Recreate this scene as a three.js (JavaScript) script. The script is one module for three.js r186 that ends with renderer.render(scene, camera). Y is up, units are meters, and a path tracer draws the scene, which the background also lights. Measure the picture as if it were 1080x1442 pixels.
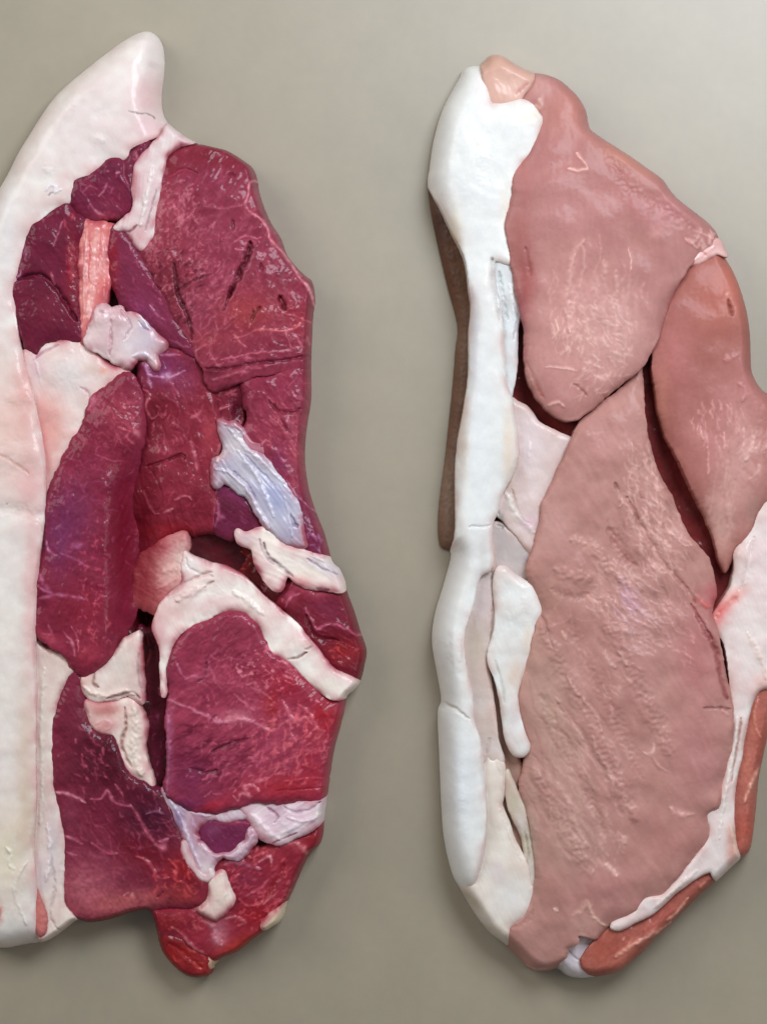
import * as THREE from 'three';

// ------------------------------------------------------------------ scale, camera, lamps, exposure
const S = 0.00025;                    // metres per drawing unit on the tabletop
const CAM_Y = 1.0;
const W = 1080, H = 1442, CX = W / 2, CY = H / 2;

const scene = new THREE.Scene();
scene.background = new THREE.Color(0.13, 0.13, 0.134);
const camera = new THREE.PerspectiveCamera(2 * Math.atan(CY * S / CAM_Y) * 180 / Math.PI, W / H, 0.05, 20);
camera.position.set(0, CAM_Y, 0);
camera.up.set(0, 0, -1);
camera.lookAt(0, 0, 0);

const renderer = new THREE.WebGLRenderer({ antialias: true });
renderer.toneMapping = THREE.LinearToneMapping;
renderer.toneMappingExposure = 1.18;
renderer.shadowMap.enabled = true;

// one softbox up and to the right (the picture brightens that way), two broad unseen fill panels added at the sides, out of the mirror direction of the tabletop
function softbox(x, y, z, size, power, color) {
  const l = new THREE.RectAreaLight(new THREE.Color(...color), power, size, size);
  l.position.set(x, y, z); l.lookAt(0.02, 0, -0.03); scene.add(l);
}
softbox(0.25, 0.60, -0.38, 0.3, 12, [0.92, 0.99, 1.1]);
softbox(-0.95, 0.9, -0.62, 0.8, 3.5, [1, 0.98, 0.94]);
softbox(0.95, 0.9, 0.0, 0.6, 1.9, [1, 0.98, 0.94]);

// ------------------------------------------------------------------ helpers
const clamp = (v, a = 0, b = 1) => v < a ? a : v > b ? b : v;
const sm = (a, b, v) => { const t = clamp((v - a) / (b - a)); return t * t * (3 - 2 * t); };
function rng(seed) { let s = seed >>> 0; return () => { s = (s + 0x6D2B79F5) >>> 0; let t = s; t = Math.imul(t ^ (t >>> 15), t | 1); t ^= t + Math.imul(t ^ (t >>> 7), t | 61); return ((t ^ (t >>> 14)) >>> 0) / 4294967296; }; }
const PERM = (() => { const r = rng(77), p = Array.from({ length: 256 }, (_, i) => i); for (let i = 255; i > 0; i--) { const j = Math.floor(r() * (i + 1)); [p[i], p[j]] = [p[j], p[i]]; } return new Uint8Array([...p, ...p]); })();
const GX = new Float32Array(16).map((_, i) => Math.cos(i * Math.PI / 8)), GY = new Float32Array(16).map((_, i) => Math.sin(i * Math.PI / 8));
function noise(x, y) {                                     // gradient noise, about -1 .. 1
  const xi = Math.floor(x), yi = Math.floor(y), fx = x - xi, fy = y - yi, X = xi & 255, Y = yi & 255;
  const g = (i, j, dx, dy) => { const h = PERM[PERM[(X + i) & 255] + ((Y + j) & 255)] & 15; return GX[h] * dx + GY[h] * dy; };
  const u = fx * fx * fx * (fx * (fx * 6 - 15) + 10), v = fy * fy * fy * (fy * (fy * 6 - 15) + 10);
  const a = g(0, 0, fx, fy), b = g(1, 0, fx - 1, fy), c = g(0, 1, fx, fy - 1), d = g(1, 1, fx - 1, fy - 1);
  return 1.5 * (a + u * (b - a) + v * (c - a + u * (a - b - c + d)));
}
const lin = (c) => { c /= 255; return c <= 0.04045 ? c / 12.92 : Math.pow((c + 0.055) / 1.055, 2.4); };
const LIN = new Float32Array(1024).map((_, i) => lin(i / 4));

// closed or open smooth curve through points given as x, y, x, y ...
function curve(flat, closed, step) {
  const n = flat.length / 2, out = [];
  const P = (i) => closed ? [flat[((i + n) % n) * 2], flat[((i + n) % n) * 2 + 1]] : [flat[clamp(i, 0, n - 1) * 2], flat[clamp(i, 0, n - 1) * 2 + 1]];
  for (let i = 0; i < (closed ? n : n - 1); i++) {
    const p0 = P(i - 1), p1 = P(i), p2 = P(i + 1), p3 = P(i + 2);
    const m = Math.max(1, Math.round(Math.hypot(p2[0] - p1[0], p2[1] - p1[1]) / step));
    for (let k = 0; k < m; k++) {
      const t = k / m, t2 = t * t, t3 = t2 * t, q = [0, 0];
      for (const a of [0, 1]) q[a] = 0.5 * (2 * p1[a] + (p2[a] - p0[a]) * t + (2 * p0[a] - 5 * p1[a] + 4 * p2[a] - p3[a]) * t2 + (3 * p1[a] - p0[a] - 3 * p2[a] + p3[a]) * t3);
      out.push(q);
    }
  }
  if (!closed) out.push(P(n - 1));
  return out;
}

// surface features. V: a vein, cord or groove along a line (w half width, c colour or null, a strength, dh height)
let FA = 1, FD = 0.5, TONE = [1, 1, 1];                   // strength of colour and of relief of the scattered flecks
const V = (pts, w, c, a = 0.8, dh = 0) => ({ t: 'v', p: curve(pts, false, 5), w, c, a, dh });
// B: a patch of another colour;  U: a swelling or hollow
const B = (x, y, rx, ry, c, a = 0.7, rot = 0) => ({ t: 'b', x, y, rx, ry, c, a, cs: Math.cos(rot), sn: Math.sin(rot), dh: 0 });
const U = (x, y, rx, ry, dh, rot = 0) => ({ t: 'b', x, y, rx, ry, c: null, a: 0, cs: Math.cos(rot), sn: Math.sin(rot), dh });
// a scatter of short flecks over an ellipse
function flecks(seed, n, x, y, rx, ry, ang, spread, len, w, c, a = 0.7, dh = 0.5) {
  const r = rng(seed), out = [];
  for (let i = 0; i < n; i++) {
    const q = Math.sqrt(r()), f = r() * 6.283, px = x + rx * q * Math.cos(f), py = y + ry * q * Math.sin(f), g = ang + (r() - 0.5) * 2 * spread, l = len * (0.4 + 1.2 * r()), b = (r() - 0.5) * 0.5 * l;
    const ux = Math.cos(g), uy = Math.sin(g);
    out.push(V([px - ux * l / 2, py - uy * l / 2, px - uy * b, py + ux * b, px + ux * l / 2, py + uy * l / 2], w * (0.6 + 0.8 * r()), c, FA * a * (0.55 + 0.45 * r()), FD * dh * (0.5 + r())));
  }
  return out;
}
// branching hair-thin connective lines over an ellipse
function web(seed, n, x, y, rx, ry, ang, len, w, c, a = 0.5, dh = 0.3) {
  const r = rng(seed), out = [];
  for (let i = 0; i < n; i++) {
    const q = Math.sqrt(r()), f = r() * 6.283; let px = x + rx * q * Math.cos(f), py = y + ry * q * Math.sin(f), g = ang + (r() - 0.5) * 1.4; const pts = [px, py], m = 3 + Math.floor(r() * 4);
    for (let k = 0; k < m; k++) { px += Math.cos(g) * len / 3; py += Math.sin(g) * len / 3; g += (r() - 0.5) * 1.3; pts.push(px, py); }
    out.push(V(pts, w * (0.6 + 0.7 * r()), c, FA * a * (0.5 + 0.5 * r()), FD * dh));
  }
  return out;
}

const fattyKind = (m) => m === 'fat' || m === 'tendon';
let BLEED = [[168, 70, 84], 0.85, 5.5], RIM = [[176, 96, 108], 0.3, 4];   // colour, strength and width of the blending where pieces meet
const mats = {};
function mat(kind) {
  if (mats[kind]) return mats[kind];
  const p = {
    lean: { roughness: 0.6, specularIntensity: 0.3, clearcoat: 0.3, clearcoatRoughness: 0.14 },
    dry: { roughness: 0.55, clearcoat: 0.16, clearcoatRoughness: 0.32 },
    moist: { roughness: 0.58, specularIntensity: 0.45, clearcoat: 0.15, clearcoatRoughness: 0.2 },
    fat: { roughness: 0.5, specularIntensity: 0.6, clearcoat: 0.28, clearcoatRoughness: 0.16 },
    tendon: { roughness: 0.34, clearcoat: 0.35, clearcoatRoughness: 0.2 },
    rind: { roughness: 0.6, clearcoat: 0.1, clearcoatRoughness: 0.4 },
  }[kind];
  return mats[kind] = Object.assign(new THREE.MeshPhysicalMaterial({ color: 0xffffff, vertexColors: true, ...p }), { name: kind });
}

// ------------------------------------------------------------------ a piece of meat: an outline swelling from a floor height into a rounded body
const K = S * (1 - 58 * S / CAM_Y);   // real size of the cuts
const HS = 0.74 * S;                  // heights to metres
let origin = [0, 0], rim = null, RS = 18, EDGE = 20, JIT = 1.1;      // EDGE: how deep neighbouring pieces part; JIT: how ragged; RS: how round the outer side of a cut is
function distances(ring) {             // the outline of a whole cut as a field of distances, looked up between grid places
  const g = 2, xs = ring.map((p) => p[0]), ys = ring.map((p) => p[1]), x0 = Math.min(...xs) - 8, y0 = Math.min(...ys) - 8, nx = Math.ceil((Math.max(...xs) + 8 - x0) / g) + 2, ny = Math.ceil((Math.max(...ys) + 8 - y0) / g) + 2, n = ring.length;
  const sd = new Float32Array(nx * ny), dd = new Float32Array(nx * ny);
  for (let j = 0; j < ny; j++) for (let i = 0; i < nx; i++) {
    const px = x0 + i * g, py = y0 + j * g; let m = 1e18, w = 0, ins = false;
    for (let s = 0, t = n - 1; s < n; t = s++) {
      const [ax, ay] = ring[t], ex = ring[s][0] - ax, ey = ring[s][1] - ay, l = ex * ex + ey * ey || 1e-9, qx = px - ax, qy = py - ay;
      if ((ay > py) !== (ay + ey > py) && px < ax + ex * (py - ay) / ey) ins = !ins;
      let u = (qx * ex + qy * ey) / l; u = u < 0 ? 0 : u > 1 ? 1 : u; const d = (qx - ex * u) ** 2 + (qy - ey * u) ** 2; if (d < m) m = d;
      const hx = qx - ex / 2, hy = qy - ey / 2; w += Math.sqrt(l) / ((hx * hx + hy * hy) ** 2 + 1e-6);
    }
    m = Math.sqrt(m); sd[j * nx + i] = ins ? m : -m; dd[j * nx + i] = ins ? m + (Math.min(Math.cbrt(1.5708 / w), m) - m) * sm(3, 8, m) : 0;
  }
  const at = (f) => (x, y) => { const u = clamp((x - x0) / g, 0, nx - 1.001), v = clamp((y - y0) / g, 0, ny - 1.001), i = Math.floor(u), j = Math.floor(v), a = u - i, b = v - j, k = j * nx + i; return (f[k] * (1 - a) + f[k + 1] * a) * (1 - b) + (f[k + nx] * (1 - a) + f[k + nx + 1] * a) * b; };
  return { sd: at(sd), dd: at(dd) };
}
function piece(parent, name, outline, o) {
  const step = o.step ?? 1.2, y0 = o.y0 ?? 0, T = o.T, fe = o.f ?? [], seed = o.seed ?? outline.length * 7.3 + outline[0];
  const jit = (o.jit ?? JIT) * (o.m === 'fat' ? 0.6 : 1), grow = o.grow ?? 4, E = (o.E ?? EDGE) * (fattyKind(o.m) && !o.E ? 0.65 : 1), rs = o.rs ?? RS;
  const ring = curve(outline, true, 3.2).map(([x, y]) => [x + jit * (1.5 * noise(x / 19 + seed, y / 19) + noise(x / 9 + seed, y / 9) + 0.6 * noise(x / 4, y / 4 + seed)), y + jit * (1.5 * noise(x / 19 + 8, y / 19 + seed) + noise(x / 9, y / 9 + seed + 40) + 0.6 * noise(x / 4 + 9, y / 4 + seed))]);
  const n = ring.length;
  let x0 = 1e9, x1 = -1e9, z0 = 1e9, z1 = -1e9;
  for (const [x, y] of ring) { x0 = Math.min(x0, x); x1 = Math.max(x1, x); z0 = Math.min(z0, y); z1 = Math.max(z1, y); }
  x0 -= grow + step * 1.37; z0 -= grow + step * 1.41; const nx = Math.ceil((x1 + grow - x0) / step) + 3, ny = Math.ceil((z1 + grow - z0) / step) + 3;
  // signed distance, and a ridge-free distance inside
  const sd = new Float32Array(nx * ny), dd = new Float32Array(nx * ny);
  const ax = new Float64Array(n), ay = new Float64Array(n), bx = new Float64Array(n), by = new Float64Array(n), L2 = new Float64Array(n), mx = new Float64Array(n), my = new Float64Array(n), ll = new Float64Array(n);
  ring.forEach(([x, y], i) => { const q = ring[(i + 1) % n]; ax[i] = x; ay[i] = y; bx[i] = q[0] - x; by[i] = q[1] - y; L2[i] = bx[i] ** 2 + by[i] ** 2 || 1e-9; mx[i] = x + bx[i] / 2; my[i] = y + by[i] / 2; ll[i] = Math.sqrt(L2[i]); });
  const cross = [];
  for (let j = 0; j < ny; j++) {
    const py = z0 + j * step; cross.length = 0;
    for (let i = 0; i < n; i++) { const y1 = ay[i], y2 = ay[i] + by[i]; if ((y1 > py) !== (y2 > py)) cross.push(ax[i] + bx[i] * (py - y1) / (y2 - y1)); }
    cross.sort((a, b) => a - b);
    let c = 0;
    for (let i = 0; i < nx; i++) {
      const px = x0 + i * step; while (c < cross.length && cross[c] < px) c++;
      const inside = c & 1, k = j * nx + i;
      if (!inside && !(cross.some((v) => Math.abs(v - px) < step * 3 + grow)) ) {
        // far outside unless a side is near
        let near = false; for (let s = 0; s < n && !near; s++) near = Math.abs(mx[s] - px) < step * 3 + grow + 2 && Math.abs(my[s] - py) < step * 3 + grow + 2;
        if (!near) { sd[k] = -9; continue; }
      }
      let m = 1e18, w = 0;
      for (let s = 0; s < n; s++) {
        const dx = px - mx[s], dy = py - my[s], q = dx * dx + dy * dy; w += ll[s] / (q * q + 1e-6);
        if (q > m + 400) continue;
        const ex = px - ax[s], ey = py - ay[s]; let t = (ex * bx[s] + ey * by[s]) / L2[s]; t = t < 0 ? 0 : t > 1 ? 1 : t;
        const fx = ex - bx[s] * t, fy = ey - by[s] * t, d = fx * fx + fy * fy; if (d < m) m = d;
      }
      m = Math.sqrt(m); let v = Math.min((inside ? m : -m) + grow, rim.sd(px, py)); if (Math.abs(v) < 0.08 * step) v = 0.08 * step; sd[k] = v; if (v < -step * 2) continue;
      if (!inside) { dd[k] = Math.max(0, grow - m); continue; }
      const soft = Math.cbrt(1.5708 / w); dd[k] = grow + m + (Math.min(soft, m) - m) * sm(3, 8, m);
    }
  }
  // features sorted into buckets
  const CELL = 18, bw = Math.ceil((x1 - x0) / CELL) + 3, bh = Math.ceil((z1 - z0) / CELL) + 3, bucket = Array.from({ length: bw * bh }, () => []);
  for (const f of fe) {
    let a, b, c, d;
    if (f.t === 'v') { const e = f.w * 2.6 + 6; a = 1e9; b = -1e9; c = 1e9; d = -1e9; for (const [x, y] of f.p) { a = Math.min(a, x - e); b = Math.max(b, x + e); c = Math.min(c, y - e); d = Math.max(d, y + e); } }
    else { const e = Math.max(f.rx, f.ry) * 1.9 + 8; a = f.x - e; b = f.x + e; c = f.y - e; d = f.y + e; }
    for (let j = Math.max(0, Math.floor((c - z0) / CELL)); j <= Math.min(bh - 1, Math.floor((d - z0) / CELL)); j++) for (let i = Math.max(0, Math.floor((a - x0) / CELL)); i <= Math.min(bw - 1, Math.floor((b - x0) / CELL)); i++) bucket[j * bw + i].push(f);
  }
  const bleed = o.bleed ?? (fattyKind(o.m) ? BLEED : RIM), isLean = (o.m ?? 'lean') === 'lean', tone = isLean ? TONE : [1, 1, 1], base = o.c, alt = o.c2, mott = o.mott ?? (fattyKind(o.m) ? 0.55 : 0.4), grainA = o.grain ?? 0, ga = o.ang ?? 1.2, gc = Math.cos(ga), gs = Math.sin(ga), gl = o.gl ?? 34, gw = o.gw ?? 4.2;
  const fatty = o.m === 'fat' || o.m === 'tendon', rough = (o.rough ?? 0.85) * (fatty ? 0.3 : 1), lump = o.lump ?? 2, warp = o.warp ?? 2.2, rf = typeof o.r === 'function' ? o.r : () => o.r, tilt = o.tilt ?? (() => 0), fib = (o.fib ?? 0.35) * (fatty ? 0.6 : 1), fine = fatty ? 0.2 : o.m === 'moist' ? 0.3 : 1;
  function look(x, y, d, out) {                            // height and colour at a place
    const ds = rim.dd(x, y), t = clamp(d / rf(x, y)), ts = clamp(ds / rs), prof = Math.sqrt(Math.max(0, 1 - (1 - ts) ** 2)), own = Math.sqrt(Math.max(0, 1 - (1 - t) ** 2)), inn = sm(0, 6, d) * sm(0, 6, ds);
    const wx = x + warp * (noise(x / 11 + 3, y / 11 + seed) + 0.5 * noise(x / 4.5, y / 4.5)), wy = y + warp * (noise(x / 11 + 50, y / 11 - seed) + 0.5 * noise(x / 4.5 + 7, y / 4.5 + 3));
    const u = (x * gc + y * gs), v = (-x * gs + y * gc) + 5 * noise(x / 45 + seed, y / 45);
    const fn = noise(u / gl + seed, v / gw), fn2 = noise(u / (gl * 0.4), v / (gw * 0.75) + seed);
    const xr = 0.81 * x + 0.59 * y, yr = 0.81 * y - 0.59 * x, m1 = noise(xr / 38 + seed, yr / 38), m2 = noise(xr / 15, yr / 15 + seed), m3 = noise(xr / 6 + seed, yr / 6), m4 = noise(xr / 3.9, yr / 3.9 + seed);
    const h = T * prof - E * (1 - own) * prof * clamp(0.8 + 0.8 * noise(x / 62 + seed * 2, y / 62), 0.25, 1.4);
    let dh = lump * m1 + (o.m === 'moist' ? 0.12 : fatty ? 0.3 : 0.4) * lump * m2 + rough * (0.55 * m3 + 0.3 * m4) + fib * (fn + 0.5 * fn2);
    const k = clamp(0.5 + 0.55 * m1 + 0.4 * m2 + 0.2 * m3 + grainA * (0.8 * fn + 0.5 * fn2)), q = 1 + fine * (0.06 * m3 + 0.05 * m4) + 0.10 * grainA * fn2;
    let r = base[0] + (alt[0] - base[0]) * k * mott * 2, g = base[1] + (alt[1] - base[1]) * k * mott * 2, b = base[2] + (alt[2] - base[2]) * k * mott * 2;
    const eb = bleed[1] * Math.exp(-Math.max(0, d - 0.7 * grow) / bleed[2]) * sm(-2, 8, ds - d) * clamp(0.5 + 0.9 * m1 + 0.4 * m2 + 0.25 * fn); r += (bleed[0][0] - r) * eb; g += (bleed[0][1] - g) * eb; b += (bleed[0][2] - b) * eb;
    const list = bucket[clamp(Math.floor((y - z0) / CELL), 0, bh - 1) * bw + clamp(Math.floor((x - x0) / CELL), 0, bw - 1)];
    for (const f of list) {
      let s;
      if (f.t === 'v') {
        let m = 1e9, at = 0; const p = f.p, N = p.length - 1, vx = (x + wx) / 2, vy = (y + wy) / 2;
        for (let i = 0; i < N; i++) {
          const ex = p[i + 1][0] - p[i][0], ey = p[i + 1][1] - p[i][1]; let tt = ((vx - p[i][0]) * ex + (vy - p[i][1]) * ey) / (ex * ex + ey * ey || 1e-9); tt = tt < 0 ? 0 : tt > 1 ? 1 : tt;
          const qx = vx - p[i][0] - ex * tt, qy = vy - p[i][1] - ey * tt, d2 = qx * qx + qy * qy; if (d2 < m) { m = d2; at = (i + tt) / N; }
        }
        const ww = f.w * (0.35 + 0.65 * Math.sqrt(Math.max(0, 4 * at * (1 - at)))) * (1 + 0.35 * m2), e = Math.sqrt(m) / ww; s = Math.exp(-0.75 * e * e) * clamp(0.95 + 0.45 * m3 + 0.3 * m2, 0.25, 1.25);
        if (s < 0.02) continue;
      } else {
        const ex = wx - f.x, ey = wy - f.y, eu = (ex * f.cs + ey * f.sn) / f.rx, ev = (-ex * f.sn + ey * f.cs) / f.ry, q2 = eu * eu + ev * ev;
        if (q2 > 3.4) continue; s = Math.exp(-q2 * 1.15) - 0.02; if (s < 0) continue; if (f.c) s *= clamp(1 + 0.3 * m2 + 0.2 * m3 + 0.5 * grainA * fn);
      }
      dh += f.dh * s; if (f.c) { const a = clamp(f.a * s); r += (f.c[0] - r) * a; g += (f.c[1] - g) * a; b += (f.c[2] - b) * a; }
    }
    out[0] = y0 + h + tilt(x, y) * prof + dh * inn; out[1] = LIN[clamp(Math.round(r * q * tone[0] * 4), 0, 1020)]; out[2] = LIN[clamp(Math.round(g * q * tone[1] * 4), 0, 1020)]; out[3] = LIN[clamp(Math.round(b * q * tone[2] * 4), 0, 1020)];
  }
  const pos = [], col = [], idx = [], id = new Int32Array(nx * ny).fill(-1), edge = new Map(), side = [], tmp = [0, 0, 0, 0];
  const put = (x, y, d) => { look(x, y, d, tmp); pos.push((x - CX) * K - origin[0], Math.max(tmp[0], y0) * HS, (y - CY) * K - origin[1]); col.push(tmp[1], tmp[2], tmp[3]); return pos.length / 3 - 1; };
  const node = (k) => id[k] >= 0 ? id[k] : (id[k] = put(x0 + (k % nx) * step, z0 + Math.floor(k / nx) * step, dd[k]));
  const cut = (a, b) => {
    const key = a < b ? a * 16777216 + b : b * 16777216 + a; let e = edge.get(key);
    if (e === undefined) { const t = sd[a] / (sd[a] - sd[b]), xa = x0 + (a % nx) * step, ya = z0 + Math.floor(a / nx) * step, xb = x0 + (b % nx) * step, yb = z0 + Math.floor(b / nx) * step; { const x = xa + (xb - xa) * t, y = ya + (yb - ya) * t; edge.set(key, e = put(x, y, Math.max(0, dd[a] + (dd[b] - dd[a]) * t))); } }
    return e;
  };
  const tri = (a, b, c) => {
    const v = [a, b, c], s = v.map((k) => sd[k] > 0), m = s[0] + s[1] + s[2];
    if (m === 3) idx.push(node(a), node(b), node(c));
    else if (m === 1) { const i = s.indexOf(true), p = v[i], q = v[(i + 1) % 3], r = v[(i + 2) % 3], e = cut(p, q), g = cut(p, r); idx.push(node(p), e, g); side.push(e, g); }
    else if (m === 2) { const i = s.indexOf(false), p = v[i], q = v[(i + 1) % 3], r = v[(i + 2) % 3], e = cut(p, q), g = cut(p, r); idx.push(e, node(q), node(r), e, node(r), g); side.push(g, e); }
  };
  for (let j = 0; j < ny - 1; j++) for (let i = 0; i < nx - 1; i++) {
    const a = j * nx + i, b = a + 1, c = a + nx, d = c + 1;
    if ((i + j) & 1) { tri(a, c, b); tri(b, c, d); } else { tri(a, c, d); tri(a, d, b); }
  }
  // sides and underside
  const foot = new Map(), under = (e) => { let f = foot.get(e); if (f === undefined) { f = pos.length / 3; pos.push(pos[e * 3], y0 * HS, pos[e * 3 + 2]); col.push(col[e * 3] * 0.9, col[e * 3 + 1] * 0.9, col[e * 3 + 2] * 0.9); foot.set(e, f); } return f; };
  for (let i = 0; i < side.length; i += 2) { const a = side[i], b = side[i + 1], c = under(a), d = under(b); idx.push(a, c, b, b, c, d); }
  const geo = new THREE.BufferGeometry();
  geo.setAttribute('position', new THREE.Float32BufferAttribute(pos, 3)); geo.setAttribute('color', new THREE.Float32BufferAttribute(col, 3)); geo.setIndex(idx); geo.computeVertexNormals();
  const mesh = new THREE.Mesh(geo, mat(o.m ?? 'lean')); mesh.name = name; mesh.castShadow = mesh.receiveShadow = true; if (o.label) mesh.userData.label = o.label;
  parent.add(mesh); return mesh;
}
function cutOfMeat(name, px, py, label, category, outline) {
  rim = distances(curve(outline, true, 4));
  const g = new THREE.Group(); g.name = name; origin = [(px - CX) * K, (py - CY) * K]; g.position.set(origin[0], 0.0004, origin[1]); g.userData = { label, category }; scene.add(g); return g;
}

// ------------------------------------------------------------------ the surface
{
  const N = 512, data = new Uint8Array(N * N * 4);
  for (let j = 0; j < N; j++) for (let i = 0; i < N; i++) {
    const a = i / N * 256, b = j / N * 256, v = 1 + 0.022 * noise(a / 16, b / 16) + 0.015 * noise(a / 4, b / 4) + 0.012 * noise(a, b), k = (j * N + i) * 4;
    data[k] = clamp(157 * v, 0, 255); data[k + 1] = clamp(147 * v, 0, 255); data[k + 2] = clamp(126 * v, 0, 255); data[k + 3] = 255;
  }
  const t = new THREE.DataTexture(data, N, N); t.colorSpace = THREE.SRGBColorSpace; t.magFilter = THREE.LinearFilter; t.wrapS = t.wrapT = THREE.RepeatWrapping; t.repeat.set(3, 3); t.needsUpdate = true;
  const m = new THREE.MeshPhysicalMaterial({ map: t, roughness: 0.46, ior: 1.88 });
  const s = new THREE.Mesh(new THREE.BoxGeometry(2.4, 0.02, 2.4), m); s.position.y = -0.01; s.name = 'tabletop'; s.receiveShadow = true; s.userData = { kind: 'structure', label: 'plain warm grey surface under both cuts of meat' }; scene.add(s);
}

// ------------------------------------------------------------------ the dark red cut on the left
const PALE = [206, 150, 158], PINK = [226, 178, 176], WHITE = [236, 226, 220], DEEP = [74, 10, 26], FATW = [232, 224, 219];
{
  const g = cutOfMeat('pork_cut', 240, 720, 'dark red marbled pork cut with thick white fat down its left side', 'meat',
    [219, 44, 206, 36, 190, 39, 168, 51, 142, 70, 112, 94, 86, 116, 68, 135, 52, 158, 36, 184, 20, 210, 6, 238, -12, 270, -32, 310, -46, 370, -52, 700, -52, 1100, -46, 1290, -22, 1336, 0, 1342, 30, 1337, 58, 1332, 76, 1323, 92, 1311, 106, 1301, 122, 1305, 150, 1301, 180, 1291, 206, 1287, 214, 1302, 221, 1334, 228, 1351, 245, 1370, 264, 1382, 284, 1383, 296, 1378, 301, 1366, 311, 1355, 333, 1346, 356, 1328, 380, 1312, 396, 1300, 404, 1276, 414, 1254, 426, 1226, 436, 1207, 448, 1196, 454, 1182, 456, 1156, 460, 1128, 465, 1092, 470, 1060, 478, 1030, 485, 1002, 488, 983, 498, 974, 507, 962, 513, 940, 516, 918, 508, 893, 498, 861, 488, 834, 486, 820, 478, 802, 467, 790, 456, 752, 442, 716, 432, 680, 428, 640, 431, 600, 437, 560, 437, 516, 438, 480, 440, 440, 443, 420, 439, 394, 429, 385, 416, 372, 403, 355, 394, 331, 381, 311, 370, 286, 363, 264, 361, 250, 355, 233, 341, 221, 320, 208, 302, 203, 284, 199, 272, 197, 252, 184, 236, 170, 226, 152, 224, 126, 227, 100, 228, 78, 226, 58]);
  TONE = [1, 0.86, 0.92]; RS = 11; EDGE = 21; JIT = 1.5; FD = 0.16;
  piece(g, 'lean_core', [240, 215, 300, 214, 345, 238, 360, 290, 385, 345, 425, 400, 428, 470, 424, 540, 420, 640, 432, 720, 450, 790, 470, 830, 490, 880, 500, 935, 470, 990, 455, 1060, 445, 1120, 440, 1180, 405, 1240, 380, 1290, 330, 1325, 280, 1360, 245, 1340, 228, 1290, 160, 1285, 80, 1285, 30, 1250, 20, 1000, 20, 700, 25, 500, 40, 340, 110, 260, 180, 225],
    { T: 46, r: 16, c: [84, 10, 24], c2: [54, 4, 14], lump: 3, step: 2.2, rough: 1.2, f: [U(203, 872, 16, 24, -40), U(196, 760, 14, 80, -14), U(222, 1000, 10, 90, -12)] });
  // --- fat and skin side
  const cap = piece(g, 'fat_cap', [219, 44, 206, 36, 190, 39, 168, 51, 142, 70, 112, 94, 86, 116, 68, 135, 52, 158, 36, 184, 20, 210, 6, 238, -12, 270, -32, 310, -46, 370, -52, 700, -52, 1100, -46, 1290, -22, 1336, 0, 1342, 30, 1337, 58, 1332, 60, 1318, 50, 1290, 50, 1240, 46, 1190, 50, 1130, 49, 1060, 50, 980, 49, 905, 50, 850, 54, 790, 62, 725, 63, 660, 58, 622, 50, 578, 40, 540, 32, 510, 25, 476, 20, 440, 20, 400, 29, 365, 42, 332, 58, 308, 80, 290, 99, 282, 103, 254, 128, 243, 150, 228, 176, 222, 182, 209, 204, 198, 232, 186, 244, 190, 258, 198, 272, 197, 252, 184, 236, 170, 226, 152, 224, 126, 227, 100, 228, 78, 226, 58],
    { T: 96, r: (x, y) => 46 - 30 * sm(430, 520, y) + 2 * noise(x / 40, y / 40), rs: 42, bleed: [[214, 140, 140], 0.5, 9], m: 'fat', c: [238, 230, 222], c2: [230, 214, 207], lump: 2.2, rough: 0.35, fib: 0.1, jit: 0.6, warp: 3,
      tilt: (x, y) => 8 * sm(500, 640, y) - 10 * sm(160, 60, y) - 6 * sm(1200, 1330, y),
      f: [B(205, 135, 26, 40, [226, 184, 182], 0.75, 0.2), B(205, 180, 30, 18, [228, 186, 188], 0.7, -0.4), B(130, 190, 70, 50, [228, 208, 206], 0.5), B(12, 320, 16, 90, [230, 230, 230], 0.5), B(20, 600, 40, 90, [234, 190, 178], 0.85), B(30, 670, 40, 40, [230, 188, 178], 0.6), B(40, 560, 16, 60, [222, 160, 152], 0.7), B(45, 680, 20, 50, [230, 176, 172], 0.7),
        B(48, 840, 12, 150, [228, 180, 176], 0.8), B(38, 1060, 14, 120, [220, 194, 174], 0.75), B(10, 900, 26, 200, [240, 232, 222], 0.6), B(14, 1200, 30, 70, [232, 218, 190], 0.85), B(40, 1150, 14, 50, [212, 190, 166], 0.7), B(20, 1310, 40, 20, [232, 226, 218], 0.8), B(0, 1282, 6, 14, [196, 82, 74], 0.8),
        V([182, 158, 196, 161, 210, 161, 218, 166], 1.0, [92, 74, 74], 0.75, -2), B(214, 90, 10, 5, [206, 186, 180], 0.6), B(198, 52, 14, 5, [214, 200, 196], 0.5),
        U(142, 198, 9, 7, 3), U(102, 145, 28, 12, 3, -0.8), U(70, 240, 8, 10, 3), U(150, 165, 18, 10, -2), V([66, 270, 72, 262, 82, 264, 78, 272, 88, 268], 2, [236, 232, 238], 0.8, 2), V([70, 278, 76, 272], 1.2, [120, 104, 116], 0.7, -2),
        U(20, 640, 50, 22, 5), U(25, 720, 60, 10, -4, 0.2), U(30, 560, 30, 10, 3), V([0, 640, 20, 650, 44, 668], 2, [220, 170, 160], 0.5, -1.5), V([13, 710, 14, 711], 1.6, [178, 128, 122], 0.6, -1), V([12, 1190, 18, 1200, 16, 1212, 24, 1222], 2.4, [236, 232, 214], 0.7, 2), V([40, 1300, 24, 1250, 42, 1210], 2, [228, 220, 208], 0.4, 2), ...flecks(5, 30, 20, 1230, 20, 60, 1.2, 0.8, 9, 1.4, [236, 230, 216], 0.5, 1.2)] });
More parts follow.
